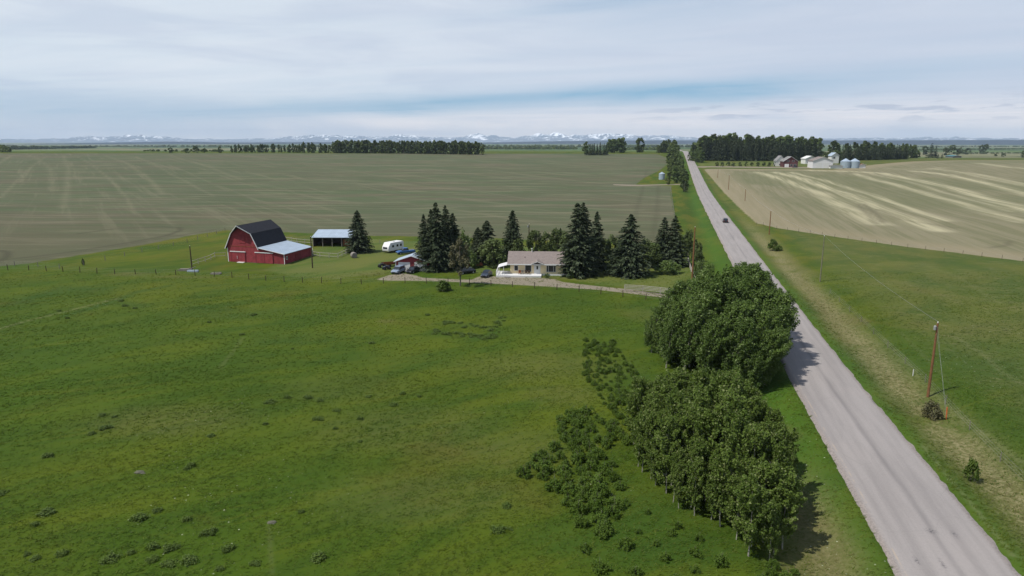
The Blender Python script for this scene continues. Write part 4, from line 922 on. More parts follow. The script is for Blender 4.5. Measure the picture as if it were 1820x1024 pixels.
# ------------------------------------------------------------------ bungalow
def window(t, x0, x1, z0, z1, y=0., fr=.09, mull=()):
    f = MB(); f.box(x0 - fr, x1 + fr, y - .06, y - .003, z0 - fr, z0); f.box(x0 - fr, x1 + fr, y - .06, y - .003, z1, z1 + fr)
    f.box(x0 - fr, x0, y - .06, y - .003, z0, z1); f.box(x1, x1 + fr, y - .06, y - .003, z0, z1)
    for m_ in mull: f.box(m_ - fr / 2, m_ + fr / 2, y - .055, y - .004, z0, z1)
    w = f.build('window', M['white'], t); MB().box(x0, x1, y - .03, y - .002, z0, z1).build('pane', M['glass'], w); return w
def build_house():
    a = GV(907, 489); t = empty('bungalow', 'cream bungalow with grey-brown roof, white deck and awning beside the gravel drive', 'house', a, R(-3.5))
    L, D, E = 12.4, 8.0, 3.0
    MB().prism([(0, -.2), (D, -.2), (D, E), (D / 2, E + 2.0), (0, E)], 0, L, 'x').build('wall', M['cream'], t)
    MB().box(-.04, L + .04, -.04, D + .04, -.3, .45).build('foundation', M['white2'], t)
    rf = MB(); ov = .6; sl = 2.0 / (D / 2)
    for s in (0, 1):
        y0, y1 = (-ov, D / 2) if s == 0 else (D + ov, D / 2); z0 = E - ov * sl + .05; z1 = E + 2.05
        v = [Vector((-.7, y0, z0)), Vector((L + .6, y0, z0)), Vector((L + .6, y1, z1)), Vector((-.7, y1, z1))]
        rf.loft([v, [x + Vector((0, 0, .14)) for x in v]])
    rf.build('roof', M['tan_shingle'], t)
    fz = E - ov * sl - .08
    MB().box(-.7, L + .6, -ov - .1, -ov - .003, fz, fz + .24).build('gutter', M['white'], t)
    # gable over door
    g = MB(); xd = 6.4
    g.loft([[Vector((xd - 1.5, -ov - .35, E - .15)), Vector((xd, -ov - .35, E + .45)), Vector((xd, .9, E + .75)), Vector((xd - 1.5, .9, E + .15))], [Vector((xd - 1.5, -ov - .35, E - .03)), Vector((xd, -ov - .35, E + .57)), Vector((xd, .9, E + .87)), Vector((xd - 1.5, .9, E + .27))]])
    g.loft([[Vector((xd + 1.5, -ov - .35, E - .15)), Vector((xd, -ov - .35, E + .45)), Vector((xd, .9, E + .75)), Vector((xd + 1.5, .9, E + .15))], [Vector((xd + 1.5, -ov - .35, E - .03)), Vector((xd, -ov - .35, E + .57)), Vector((xd, .9, E + .87)), Vector((xd + 1.5, .9, E + .27))]])
    g.build('door_gable', M['tan_shingle'], t)
    gt = MB(); gt.bar((xd - 1.5, -ov - .4, E - .12), (xd, -ov - .4, E + .48), .07, .07, 4); gt.bar((xd, -ov - .4, E + .48), (xd + 1.5, -ov - .4, E - .12), .07, .07, 4); gt.build('gable_trim', M['white'], t)
    window(t, 1.0, 1.8, 1.2, 2.35); window(t, 3.55, 4.95, .95, 2.45); window(t, 8.6, 10.7, .95, 2.4, mull=(9.0, 10.25))
    dr = MB().box(xd - .75, xd + .75, -.07, -.003, .47, 2.7).build('door_surround', M['white'], t)
    d2 = MB().box(xd - .42, xd + .42, -.1, -.071, .5, 2.5).build('door', M['white2'], t); MB().box(xd - .2, xd + .2, -.11, -.101, 1.5, 2.3).build('pane', M['glass'], d2)
    # deck
    dk = MB(); dk.box(-3.2, 7.4, -2.6, -.05, .30, .45); dk.box(-3.2, -.05, -.05, 3.2, .30, .45); dk.build('deck', M['white'], t)
    sk = MB(); sk.box(-3.18, 7.38, -2.58, -2.5, -.2, .299); sk.box(-3.18, -3.1, -2.5, 3.2, -.2, .299); sk.box(7.3, 7.38, -2.5, -.05, -.2, .299); sk.build('deck_skirt', M['white2'], t)
    rl = MB()
    for k in range(8): x = -3.15; y = -2.5 + k * .8; rl.box(x - .04, x + .04, y - .04, y + .04, .45, 1.4)
    rl.box(-3.2, -3.1, -2.55, 3.2, 1.36, 1.44)
    for k in range(6): x = -3.15 + k * .5; rl.box(x - .03, x + .03, -2.55, -2.47, .45, 1.4)
    rl.box(-3.2, -.6, -2.56, -2.46, 1.36, 1.44); rl.build('railing', M['white'], t)
    st = MB(); st.box(-1.2, .2, -3.2, -2.6, -.1, .15); st.build('step', M['greywood'], t)
    # awning
    aw = MB(); v = []
    ns = 7; top = []; 
    for k in range(ns): f = k / (ns - 1); x = -.75 - 2.2 * f; z = 2.7 - .62 * f ** 1.2; top.append((x, z))
    prof = top + [(x, z - .07) for x, z in top[::-1]]; aw.prism(prof, -1.3, 3.0); aw.build('awning', M['white'], t)
    for (x, y) in ((-2.85, -1.2), (-2.85, 2.9), (-1.5, -1.2)): MB().box(x - .04, x + .04, y - .04, y + .04, .45, 1.95 if x < -2 else 2.5).build('awning_post', M['white'], t)
    for k, (x, c) in enumerate(((2.0, 'rust'), (2.6, 'greywood'), (3.5, 'darkwood'), (4.2, 'darkwood'))):
        ch = MB(); ch.box(x, x + .55, -1.1, -.55, .8, .88); ch.box(x, x + .55, -.58, -.52, .88, 1.4)
        for dx in (.03, .48):
            for dy in (-1.07, -.6): ch.box(x + dx, x + dx + .05, dy, dy + .05, .45, .8)
        cha = ch.build('deck_chair', M[c], None); cha.matrix_world = Matrix.Translation(a) @ Matrix.Rotation(R(-3.5), 4, 'Z')
        tag(cha, ['rust coloured chair on the white deck left of the dark window', 'grey wooden chair beside the rust one on the deck', 'dark chair under the dark front window', 'second dark chair on the deck just left of the front door'][k], 'chair')
    MB().lathe([(.09, 0), (.09, .9), (.16, .92), (.16, 1.05)], 10, (5.0, D / 2 - .3, E + 1.9)).build('chimney', M['white2'], t)
    MB().lathe([(.07, 0), (.07, .45)], 8, (3.4, 1.6, E + .8)).build('vent_pipe', M['darkwood'], t)
    MB().box(L - .1, L + 1.3, -.2, .2, 0, .5).build('side_step', M['white2'], t)
build_house()
# ------------------------------------------------------------------ garage
def build_garage():
    a = GV(703.5, 481.5); t = empty('garage', 'small red garage with white overhead doors beside the dark spruces', 'garage', a, R(-4))
    L, D, E = 8.2, 4.4, 2.4
    MB().prism([(0, -.1), (L, -.1), (L, E), (4.0, E + 1.35), (0, E)], 0, D).build('wall', M['red'], t)
    rf = MB(); T = Vector((0, 0, .13))
    for p, q in (((-.4, E - .1), (4.0, E + 1.4)), ((L + .4, E - .1), (4.0, E + 1.4))):
        v = [Vector((p[0], -.45, p[1])), Vector((q[0], -.45, q[1])), Vector((q[0], D + .4, q[1])), Vector((p[0], D + .4, p[1]))]; rf.loft([v, [x + T for x in v]])
    rf.build('roof', M['metal'], t)
    tr = MB(); tr.bar((-.4, -.5, E - .05), (4, -.5, E + 1.46), .08, .08, 4); tr.bar((L + .4, -.5, E - .05), (4, -.5, E + 1.46), .08, .08, 4); tr.box(-.05, .15, -.05, -.003, 0, E); tr.build('trim', M['white'], t)
    for x0, x1 in ((.7, 3.6), (4.7, 7.8)):
        d = MB(); d.box(x0, x1, -.08, -.003, .02, 2.25)
        for k in range(1, 4): d.box(x0 + .03, x1 - .03, -.1, -.081, k * .56 - .02, k * .56 + .02)
        d.build('overhead_door', M['white'], t)
build_garage()
def build_trailer():
    a = GV(699, 447); t = empty('camper_trailer', 'white travel trailer parked on the grass behind the red garage', 'trailer', a, R(58))
    L, Wd = 6.6, 2.5; prof = [(-L / 2, .55), (L / 2, .55), (L / 2, 2.75), (L / 2 - .3, 2.95), (-L / 2 + .9, 2.95), (-L / 2 + .1, 1.9), (-L / 2 - .15, 1.2)]
    MB().prism(prof, -Wd / 2, Wd / 2).build('body', M['white'], t, bevel=.12)
    for s in (-1, 1):
        for k, x in enumerate((-1.8, .1, 1.6)):
            w = MB().box(x, x + .8, s * (Wd / 2 + .01) - .02, s * (Wd / 2 + .01) + .02, 1.55, 2.2); w.build('window', M['glass'], t)
        for x in (-.55, .35):
            m_ = Matrix.Translation((x, s * (Wd / 2 - .15), .38)) @ Matrix.Rotation(PI / 2, 4, 'X'); wb = MB(); wb.lathe([(.2, -.1), (.38, -.1), (.38, .1), (.2, .1)], 16); bmesh.ops.transform(wb.bm, matrix=m_, verts=wb.bm.verts); wb.build('wheel', M['tyre'], t)
    MB().box(-L / 2 - .16, -L / 2 - .1, -.8, .8, 1.25, 1.75, Matrix.Identity(4)).build('front_window', M['glass'], t)
    MB().bar((-L / 2 - 1.2, 0, .5), (-L / 2 + .3, .5, .55), .06).bar((-L / 2 - 1.2, 0, .5), (-L / 2 + .3, -.5, .55), .06).build('hitch', M['black'], t)
    MB().box(-.3, .4, -.35, .35, 2.95, 3.12).build('roof_vent', M['white2'], t)
build_trailer()

# ------------------------------------------------------------------ vehicles
def vehicle(name, label, cat, px, py, rz, paint, kind='car'):
    a = GV(px, py) if not isinstance(px, Vector) else px
    t = empty(name, label, cat, a, rz); Ln = {'car': 4.5, 'suv': 4.7, 'pickup': 5.5}[kind]; hw = .9 if kind == 'car' else .95
    belt = {'car': .92, 'suv': 1.08, 'pickup': 1.12}[kind]; top = {'car': 1.42, 'suv': 1.74, 'pickup': 1.82}[kind]; z0 = .28 if kind == 'car' else .38
    def sec(x, w, zb, zt): return [(x, -w, zb + .12), (x, -w * .9, zb), (x, w * .9, zb), (x, w, zb + .12), (x, w * 1.0, zt - .14), (x, w * .86, zt), (x, -w * .86, zt), (x, -w * 1.0, zt - .14)]
    h = Ln / 2; hood = belt - .04
    b_ = MB(); b_.loft([sec(-h, hw * .82, z0 + .1, belt - .1), sec(-h + .18, hw * .97, z0, belt), sec(-h + 1.1, hw, z0, belt), sec(.4, hw, z0, belt), sec(h - 1.1, hw, z0, hood), sec(h - .25, hw * .95, z0, hood - .16), sec(h, hw * .78, z0 + .1, hood - .32)])
    b_.build('body', M[paint], t, bevel=.04)
    ci = {'car': (-h + .35, -h + 1.0, .35, 1.05), 'suv': (-h + .15, -h + .45, .45, 1.15), 'pickup': (-.75, -.5, .75, 1.35)}[kind]
    cb = MB(); cw = hw * .88; rw = hw * .74
    def rect(x, w, z): return [(x, -w, z), (x, w, z)]
    lo = [(ci[0], -cw, belt - .03), (ci[3], -cw, belt - .06), (ci[3], cw, belt - .06), (ci[0], cw, belt - .03)]; hi = [(ci[1], -rw, top - .08), (ci[2], -rw, top - .08), (ci[2], rw, top - .08), (ci[1], rw, top - .08)]
    cb.loft([[Vector(p) for p in lo], [Vector(p) for p in hi]]); cb.build('windows', M['glass'], t)
    rb = MB(); rb.loft([[Vector((ci[1] - .04, -rw - .02, top - .079)), Vector((ci[2] + .04, -rw - .02, top - .079)), Vector((ci[2] + .04, rw + .02, top - .079)), Vector((ci[1] - .04, rw + .02, top - .079))], [Vector((ci[1] + .08, -rw + .1, top)), Vector((ci[2] - .1, -rw + .1, top)), Vector((ci[2] - .1, rw - .1, top)), Vector((ci[1] + .08, rw - .1, top))]])
    for x in ((ci[1] + ci[2]) / 2,):
        for s in (-1, 1): rb.bar((x, s * cw * 1.0, belt - .02), (x, s * (rw + .005), top - .08), .04, .04, 4)
    rb.build('roof', M[paint], t)
    if kind == 'pickup':
        MB().box(-h + .12, ci[0] - .08, -hw * .75, hw * .75, belt - .01, belt + .015).build('cargo_bed', M['black'], t)
    for x in (-h + .85, h - .9):
        for s in (-1, 1):
            m_ = Matrix.Translation((x, s * (hw - .1), .34)) @ Matrix.Rotation(PI / 2, 4, 'X'); wb = MB(); wb.lathe([(.2, -.11), (.33, -.11), (.34, 0), (.33, .11), (.2, .11)], 18); bmesh.ops.transform(wb.bm, matrix=m_, verts=wb.bm.verts); w = wb.build('wheel', M['tyre'], t)
            hb = MB(); hb.lathe([(.2, -.12), (.2, .12)], 12); bmesh.ops.transform(hb.bm, matrix=m_, verts=hb.bm.verts); hb.build('rim', M['hub'], w)
    for s in (-1, 1):
        MB().box(h - .16, h - .03, s * hw * .62 - .17, s * hw * .62 + .17, hood - .46, hood - .27).build('headlight', M['lamp'], t)
        MB().box(-h - .012, -h + .1, s * hw * .66 - .13, s * hw * .66 + .13, belt - .38, belt - .16).build('taillight', M['taillamp'], t)
        MB().box(ci[3] - .25, ci[3] - .1, s * (hw + .09) - .09, s * (hw + .09) + .09, belt - .02, belt + .14).build('mirror', M['black'], t)
    MB().box(h - .04, h + .025, -.5, .5, z0 + .14, z0 + .3).build('grille', M['black'], t)
    return t
rd = GV(1289, 395.5); rd.z = float(zbase(rd.x, rd.y)) + .04
vehicle('driving_car', 'black car driving away along the grey country road', 'car', rd, 0, PI / 2 - TH, 'black', 'suv')
vehicle('parked_car', 'silver blue car parked in front of the white garage door', 'car', 708, 485, R(-108), 'silver', 'suv')
vehicle('parked_car', 'dark car parked right of the silver blue car by the garage', 'car', 734, 484, R(-112), 'black', 'car')
vehicle('parked_car', 'dark car parked at the drive left of the white deck', 'car', 864.5, 491, R(-105), 'navy', 'car')
vehicle('parked_car', 'nearly hidden black car behind the brown tree on the drive', 'car', 829, 486, R(-150), 'black', 'car')
vehicle('pickup_truck', 'dark blue pickup with pale roof behind the red garage roof', 'truck', 721, 451, R(-150), 'blue_tarp', 'pickup')
def utility_trailer(px, py, rz, label, c1):
    t = empty('flat_trailer', label, 'trailer', GV(px, py), rz)
    MB().box(-2, 2, -.9, .9, .55, .68).build('bed', M[c1], t)
    MB().box(-2, 2, -.93, -.86, .68, 1.05).box(-2, 2, .86, .93, .68, 1.05).build('side_rail', M[c1], t)
    MB().bar((2, 0, .6), (3.2, 0, .5), .05).build('hitch', M['black'], t)
    for s in (-1, 1):
        m_ = Matrix.Translation((-.2, s * 1.0, .33)) @ Matrix.Rotation(PI / 2, 4, 'X'); wb = MB(); wb.lathe([(.15, -.1), (.33, -.1), (.33, .1), (.15, .1)], 14); bmesh.ops.transform(wb.bm, matrix=m_, verts=wb.bm.verts); wb.build('wheel', M['tyre'], t)
utility_trailer(693, 473, R(25), 'rusty flat trailer left of the red garage', 'rust')
utility_trailer(843, 475, R(10), 'rusty red trailer under the bushes left of the bungalow', 'rust')
def quad_bike(px, py, rz, label, c):
    t = empty('quad_bike', label, 'quad bike', GV(px, py), rz)
    MB().loft([[(-.9, -.35, .5), (-.9, .35, .5), (-.9, .35, .85), (-.9, -.35, .85)], [(0, -.3, .5), (0, .3, .5), (0, .3, .95), (0, -.3, .95)], [(.9, -.38, .5), (.9, .38, .5), (.9, .3, .88), (.9, -.3, .88)]]).build('body', M[c], t, bevel=.05)
    MB().box(-.5, .15, -.18, .18, .95, 1.08).build('seat', M['black'], t); MB().bar((.35, -.4, 1.2), (.35, .4, 1.2), .03).bar((.35, 0, .9), (.35, 0, 1.2), .04).build('handlebar', M['black'], t)
    for x in (-.65, .65):
        for s in (-1, 1):
            m_ = Matrix.Translation((x, s * .5, .3)) @ Matrix.Rotation(PI / 2, 4, 'X'); wb = MB(); wb.lathe([(.12, -.13), (.3, -.13), (.3, .13), (.12, .13)], 14); bmesh.ops.transform(wb.bm, matrix=m_, verts=wb.bm.verts); wb.build('wheel', M['tyre'], t)
quad_bike(679, 475, R(-150), 'black quad bike left of the rusty trailer near the garage', 'black')
quad_bike(687, 479, R(-140), 'second dark quad bike beside the parked silver blue car', 'navy')
# hay bale, rocks
p = GV(629, 458); hb = MB(); hb.lathe([(.1, -.78), (.72, -.78), (.82, -.6), (.82, .6), (.72, .78), (.1, .78)], 26)
bmesh.ops.transform(hb.bm, matrix=Matrix.Rotation(PI / 2, 4, 'X'), verts=hb.bm.verts); o = hb.build('hay_bale', M['straw'], None, smooth=False); o.location = p + Vector((0, 0, .75)); o.rotation_euler = (0, 0, R(30)); tag(o, 'weathered grey round hay bale on the grass near the lone spruce', 'hay bale')
def rock(px, py, s, label, seed):
    rn = random.Random(seed); bm = bmesh.new(); bmesh.ops.create_icosphere(bm, subdivisions=2, radius=1)
    for v in bm.verts: v.co *= 1 + rn.uniform(-.22, .22); v.co.x *= s * 1.5; v.co.y *= s; v.co.z *= s * .45
    me = bpy.data.meshes.new('rock'); bm.to_mesh(me); bm.free(); me.materials.append(M['rock']); o = bpy.data.objects.new('rock', me); COL.objects.link(o); o.location = GV(px, py); tag(o, label, 'rock')
rock(247, 839, .32, 'pale flat rock lying in the pasture at lower left', 1); rock(483, 928, .26, 'grey rock in the lower pasture beside small dark weeds', 2); rock(254, 841, .16, 'small pale rock against the right side of the flat pasture rock', 3)

# ------------------------------------------------------------------ poles and power line
def pole(px, py, top, label, m_='polewood', r=.15, cross=False, box=False, lean=0):
    p = GV(px, py); h = hgt(p, top); t = empty('utility_pole', label, 'utility pole', p, 0)
    MB().tube([(0, 0, -.4), (lean * h * .5, 0, h * .5), (lean * h, 0, h)], [r * 1.15, r, r * .75], 10).build('shaft', M[m_], t)
    if cross: MB().box(lean * h - .9, lean * h + .9, -.06, .06, h - .75, h - .62).build('crossarm', M[m_], t)
    MB().lathe([(.03, 0), (.07, .05), (.05, .12), (.07, .17), (.02, .22)], 8, (lean * h, 0, h)).build('insulator', M['white2'], t)
    if box: MB().lathe([(.14, 0), (.16, .05), (.16, .48), (.1, .55)], 12, (lean * h - .3, -.05, h - .85)).build('transformer', M['wire'], t)
    return p + Vector((lean * h, 0, h + .2))
tops = [pole(1650, 698, 574.5, 'nearest brown utility pole leaning in the right-hand pasture', 'polewood', .15, box=True, lean=.0),
        pole(1457.5, 499.5, 420, 'pale utility pole, second along the line right of the road', 'greypole', .13),
        pole(1367, 416, 374.5, 'brown utility pole at the corner of the striped field', 'polewood', .15), pole(1324, 357, 336, 'small brown pole, fourth along the line by the striped field', 'polewood', .14),
        pole(1294.6, 337, 311, 'brown pole fifth along the line beside the far road bank', 'polewood', .16), pole(1275.5, 316, 301, 'farthest pole of the line near the farm drive', 'polewood', .15)]
pole(1230, 498, 404, 'tall brown pole rising left of the road behind the aspen grove', 'polewood', .17)
pole(555.5, 476, 421, 'dark pole on the grass between barn and open shed', 'darkwood', .15)
pole(341.5, 480.5, 437.5, 'dark pole beside the scrap pile left of the barn', 'darkwood', .15)
pole(940, 452, 399, 'service pole behind the bungalow carrying a pale transformer', 'darkwood', .14, box=True)
def cable(a, b_, sag, r, label, name='power_line'):
    pts = [a.lerp(b_, k / 16) - Vector((0, 0, sag * 4 * (k / 16) * (1 - k / 16))) for k in range(17)]
    o = MB().tube(pts, r, 4).build(name, M['wire'], None); tag(o, label, 'cable'); return o
names = ['power line from the nearest brown pole to the pale pole', 'power line from the pale pole to the striped field corner', 'power line from the field corner pole to the fourth pole', 'power line from the fourth to the fifth pole', 'power line from the fifth pole to the farthest pole']
for k in range(5): cable(tops[k], tops[k + 1], .8, .012 + .004 * k, names[k])
g0 = GV(1683, 736); cable(tops[0] - Vector((0, 0, .5)), g0, 0, .008, 'guy wire from the nearest pole top to the orange marker', 'guy_wire'); cable(tops[0] - Vector((0, 0, 1.3)), g0 + Vector((.25, .1, 0)), 0, .008, 'lower guy wire running down beside the orange marker', 'guy_wire')
o = MB().bar(g0 - Vector((0, 0, .1)), g0 + Vector((-.08, 0, 1.5)), .07, .07, 8).build('guy_marker', M['orange'], None); tag(o, 'orange guy wire guard post right of the brownish bush', 'marker post')
g1 = GV(1623, 663); o = MB().bar(g1 - Vector((0, 0, .1)), g1 + Vector((0, 0, .9)), .05, .05, 8).build('marker_post', M['white'], None); tag(o, 'short white marker post on the verge before the nearest pole', 'marker post')

# ------------------------------------------------------------------ fences
def fence(pts, spacing, ph, label, m_='greywood', pr=.085, wires=3, rails=0, name='wire_fence', wr=.008):
    P = [GV(*p) for p in pts]; o = P[0].copy(); t = empty(name, label, 'fence', o)
    L = [0]
    for a, b_ in zip(P[:-1], P[1:]): L.append(L[-1] + (b_ - a).length)
    n = min(95, max(2, int(L[-1] / spacing))); spots = []
    for i in range(n + 1):
        s = L[-1] * i / n; k = max(j for j in range(len(P) - 1) if L[j] <= s + 1e-6); f = (s - L[k]) / (L[k + 1] - L[k] + 1e-6); q = P[k].lerp(P[k + 1], min(f, 1)); q.z = float(zg(q.x, q.y)); spots.append(q)
    first = MB().tube([(0, 0, -.2), (0, 0, ph)], [pr, pr * .9], 6).build('post', M[m_], t)
    for i, q in enumerate(spots):
        c = first if i == 0 else first.copy()
        if i: COL.objects.link(c)
        c.location = q - o; c.rotation_euler = (random.uniform(-.05, .05), random.uniform(-.05, .05), 0); c.scale.z = random.uniform(.9, 1.1)
    w = MB()
    for k in range(wires + rails):
        z = ph * (.35 + .58 * k / max(1, wires + rails - 1))
        for a, b_ in zip(spots[:-1], spots[1:]):
            if rails: w.bar(a - o + Vector((0, -pr, z)), b_ - o + Vector((0, -pr, z)), .07, .07, 4)
            else: w.bar(a - o + Vector((0, 0, z)), b_ - o + Vector((0, 0, z)), wr, wr, 3, cap=False)
    w.build('rail' if rails else 'wire', M[m_] if rails else M['wire'], t)
fence([(-60, 480), (60, 480), (200, 487), (291, 487.5), (377, 491), (407, 493), (471, 498.5), (537, 502), (605, 504.5), (640, 505), (700, 503), (781, 504), (853, 506.5), (926, 510.5), (993, 515), (1030, 518.5), (1070, 523), (1108, 527.5), (1190, 537)], 4.8, 1.35, 'long wire fence on wooden posts between pasture and farmyard', 'darkwood')
fence([(-30, 474), (15, 472), (60, 474), (115, 478), (150, 471), (210, 458), (330, 432), (400, 411)], 7, 1.3, 'wire fence along the crop field edge on the left', 'greywood')
fence([(1110, 517), (1150, 519.5), (1205, 526)], 3.4, 1.5, 'wooden rail fence at the bend of the gravel drive', 'palewood', .09, 0, 4, 'rail_fence')
fence([(1222, 463), (1227, 480), (1236, 503)], 2.6, 1.2, 'grey board fence along the road side of the lawn', 'palewood', .09, 0, 3, 'board_fence')
fence([(402, 457), (383, 457), (372, 463), (340, 473)], 3, 1.4, 'pale corral rails left of the barn', 'palewood', .09, 0, 2, 'corral_fence')
fence([(541, 448), (556, 448), (556, 455), (570, 457), (600, 459), (622, 449)], 3, 1.4, 'corral rails in front of the open shed', 'palewood', .09, 0, 2, 'corral_fence')
fence([(498, 427), (530, 432), (556, 434)], 3, 1.4, 'corral rails between the barn roof and the open shed', 'palewood', .09, 0, 2, 'corral_fence')
fence([(640, 432), (700, 434), (745, 436)], 5, 1.3, 'wire fence behind the white travel trailer', 'greywood')
fence([(1345, 398), (1380, 406.5), (1480, 421.5), (1600, 438.5), (1700, 450.5), (1820, 466), (1900, 476)], 5.0, 1.2, 'wire fence between the right-hand pasture and the striped field', 'darkwood', .05)
fence([(1475, 520), (1520, 560), (1567, 605), (1645, 676), (1747, 781), (1850, 880)], 8, 1.1, 'thin wire fence along the right-hand pasture beside the dry verge', 'greywood', .04)
fence([(1199, 386), (1194, 350), (1192, 334)], 8, 1.2, 'wire fence on the bank between crop field and road', 'greywood')
fence([(1206, 440), (1199, 386)], 6, 1.2, 'short wire fence behind the spruce pair', 'greywood')
# scrap by the left pole
a = GV(332, 481); o = MB().box(-1.6, .4, -.5, .4, 0, .55).bar((-2.6, 0, .05), (1.8, .6, .75), .09).bar((-2.2, .4, .1), (1.2, -.5, .6), .08).bar((.3, -.8, .1), (1.9, .8, .9), .1).build('scrap_pile', M['greywood'], None); o.location = a; tag(o, 'grey heap of old timber at the foot of the left dark pole', 'scrap pile')
a = GV(343, 483); o = MB().box(-1.3, 1.3, -.35, .35, 0, .45).box(-1.2, 1.2, -.25, .25, .451, .47).build('trough', M['metal'], None, bevel=.06); o.location = a; tag(o, 'pale water trough in front of the left dark pole', 'trough')
a = GV(384, 487); o = MB().box(-1.2, 1.2, -.5, .5, 0, .3).bar((-1.4, .2, .1), (1.4, -.3, .55), .08).build('timber_stack', M['greywood'], None); o.location = a; tag(o, 'low stack of grey timber by the fence below the barn', 'timber')

# ------------------------------------------------------------------ grain bins and right-hand farm
def grain_bin(px, py, r, hw, label):
    t = empty('grain_bin', label, 'grain bin', GV(px, py), 0)
    MB().lathe([(r, -.2), (r, hw)], 32).build('wall', M['bin'], t, smooth=False)
    MB().lathe([(r + .12, hw + .003), (r * .25, hw + r * .48), (r * .22, hw + r * .52), (.1, hw + r * .6)], 32).build('roof', M['metal'], t)
    MB().box(-.5, .5, -r - .06, -r + .12, .3, 2.0).build('door', M['metal'], t)
grain_bin(1176, 319, 2.3, 4.4, 'silver grain bin at the crop field edge by the roadside trees'); grain_bin(1502, 298.5, 4.6, 6.2, 'left one of two silver grain bins by the striped field'); grain_bin(1518, 298.5, 4.6, 6.2, 'right one of two silver grain bins by the striped field')
def simple_house(name, label, cat, px, py, rz, L, D, E, rise, wallm, roofm, doors=(), wins=(), doorm='white', garage=()):
    t = empty(name, label, cat, GV(px, py), rz)
    MB().prism([(0, -.2), (L, -.2), (L, E), (L / 2, E + rise), (0, E)], 0, D).build('wall', M[wallm], t)
    rf = MB(); T = Vector((0, 0, .2)); k = rise / (L / 2)
    for x0 in (-.6, L + .6):
        z0 = E - .6 * k + .03; v = [Vector((x0, -.6, z0)), Vector((L / 2, -.6, E + rise + .03)), Vector((L / 2, D + .6, E + rise + .03)), Vector((x0, D + .6, z0))]; rf.loft([v, [x + T for x in v]])
    rf.build('roof', M[roofm], t)
    tr = MB(); z0 = E - .6 * k
    tr.bar((-.6, -.68, z0 + .1), (L / 2, -.68, E + rise + .12), .12, .12, 4); tr.bar((L + .6, -.68, z0 + .1), (L / 2, -.68, E + rise + .12), .12, .12, 4); tr.build('trim', M['white'], t)
    for x0, x1, z1 in doors: MB().box(x0, x1, -.08, -.003, .02, z1).build('overhead_door', M[doorm], t)
    for x0, x1, z0_, z1 in wins: window(t, x0, x1, z0_, z1)
    return t
simple_house('farmhouse', 'maroon and white farmhouse with grey gabled roof before the large right-hand wood', 'house', 1392, 297, R(-6), 13.5, 12, 5.6, 4.4, 'dullmaroon', 'greyroof', [(1.2, 5.2, 3.0)], [(6.6, 8.4, .9, 2.8), (9.8, 11.9, .9, 2.8), (3.2, 5.2, 5.0, 6.4), (8.0, 10.0, 5.0, 6.4)])
simple_house('farmhouse_wing', 'lower left wing beside the maroon farmhouse', 'house', 1379, 295.5, R(-6), 8.5, 9, 5.6, 4.6, 'white2', 'greyroof', [], [(3, 5, 1, 2.3)])
simple_house('machine_shop', 'white shop with two overhead doors and brown roof left of the grain bins', 'shop', 1444, 299, R(-4), 18.5, 14, 7.0, 3.4, 'white', 'tan_shingle', [(3.0, 8.4, 5.2), (9.6, 15.0, 5.2)], doorm='white2')
simple_house('outbuilding', 'white outbuilding with pale roof behind the white shop', 'shed', 1431, 291.5, R(3), 12, 10, 5.5, 2.6, 'white2', 'white2', [], [(2, 4, 1, 2.5), (6, 8, 1, 2.5)])
simple_house('outbuilding', 'small pale building seen among the trees behind the grain bins', 'shed', 1477, 290.5, R(3), 8, 8, 8, 3.0, 'white2', 'metal', [], [(2, 4, 5, 6.5)])
simple_house('low_shed', 'low pale shed just left of the two silver grain bins', 'shed', 1475.5, 299.5, R(-2), 11.5, 5, 2.6, .8, 'white2', 'greywood')
simple_house('low_shed', 'small pale shed just right of the two silver grain bins', 'shed', 1527.5, 299, R(-2), 5.5, 4, 3.0, 1.0, 'white2', 'rust')
t = simple_house('teal_shed', 'long low shed with teal steel roof on the right skyline', 'shed', 1693, 280.5, R(0), 15, 20, 2.4, 1.6, 'greywood', 'teal')
vehicle('farm_truck', 'dark vehicle parked right of the maroon farmhouse', 'truck', 1413, 298.2, R(20), 'black', 'pickup')

# ------------------------------------------------------------------ distant hills and mountains
def hill_material(name, kind):
    m_ = bpy.data.materials.new(name); m_.use_nodes = True; q = NB(m_.node_tree); p = q.n['Principled BSDF']; P = q.pos()
    if kind == 'hills':
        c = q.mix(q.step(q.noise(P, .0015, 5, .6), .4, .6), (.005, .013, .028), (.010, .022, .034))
    else:
        z = q.sep(P)[2]; n = q.noise(P, .0035, 7, .75); s = q.step(q.add(q.mul(z, .45), q.mul(q.sub(n, .5), 900)), 80, 125)
        rk = q.mix(q.step(q.noise(P, .002, 5, .6), .4, .6), (.07, .10, .14), (.11, .13, .17)); c = q.mix(s, rk, (.80, .82, .85))
    q.put(p.inputs['Base Color'], c); p.inputs['Roughness'].default_value = .9; p.inputs['Specular IOR Level'].default_value = .1
    return m_
def vnoise1(x, seed):
    rng = np.random.default_rng(seed); g = rng.random(4096); i = np.floor(x).astype(int) % 4096; f = x - np.floor(x); f = f * f * (3 - 2 * f); return g[i] * (1 - f) + g[(i + 1) % 4096] * f
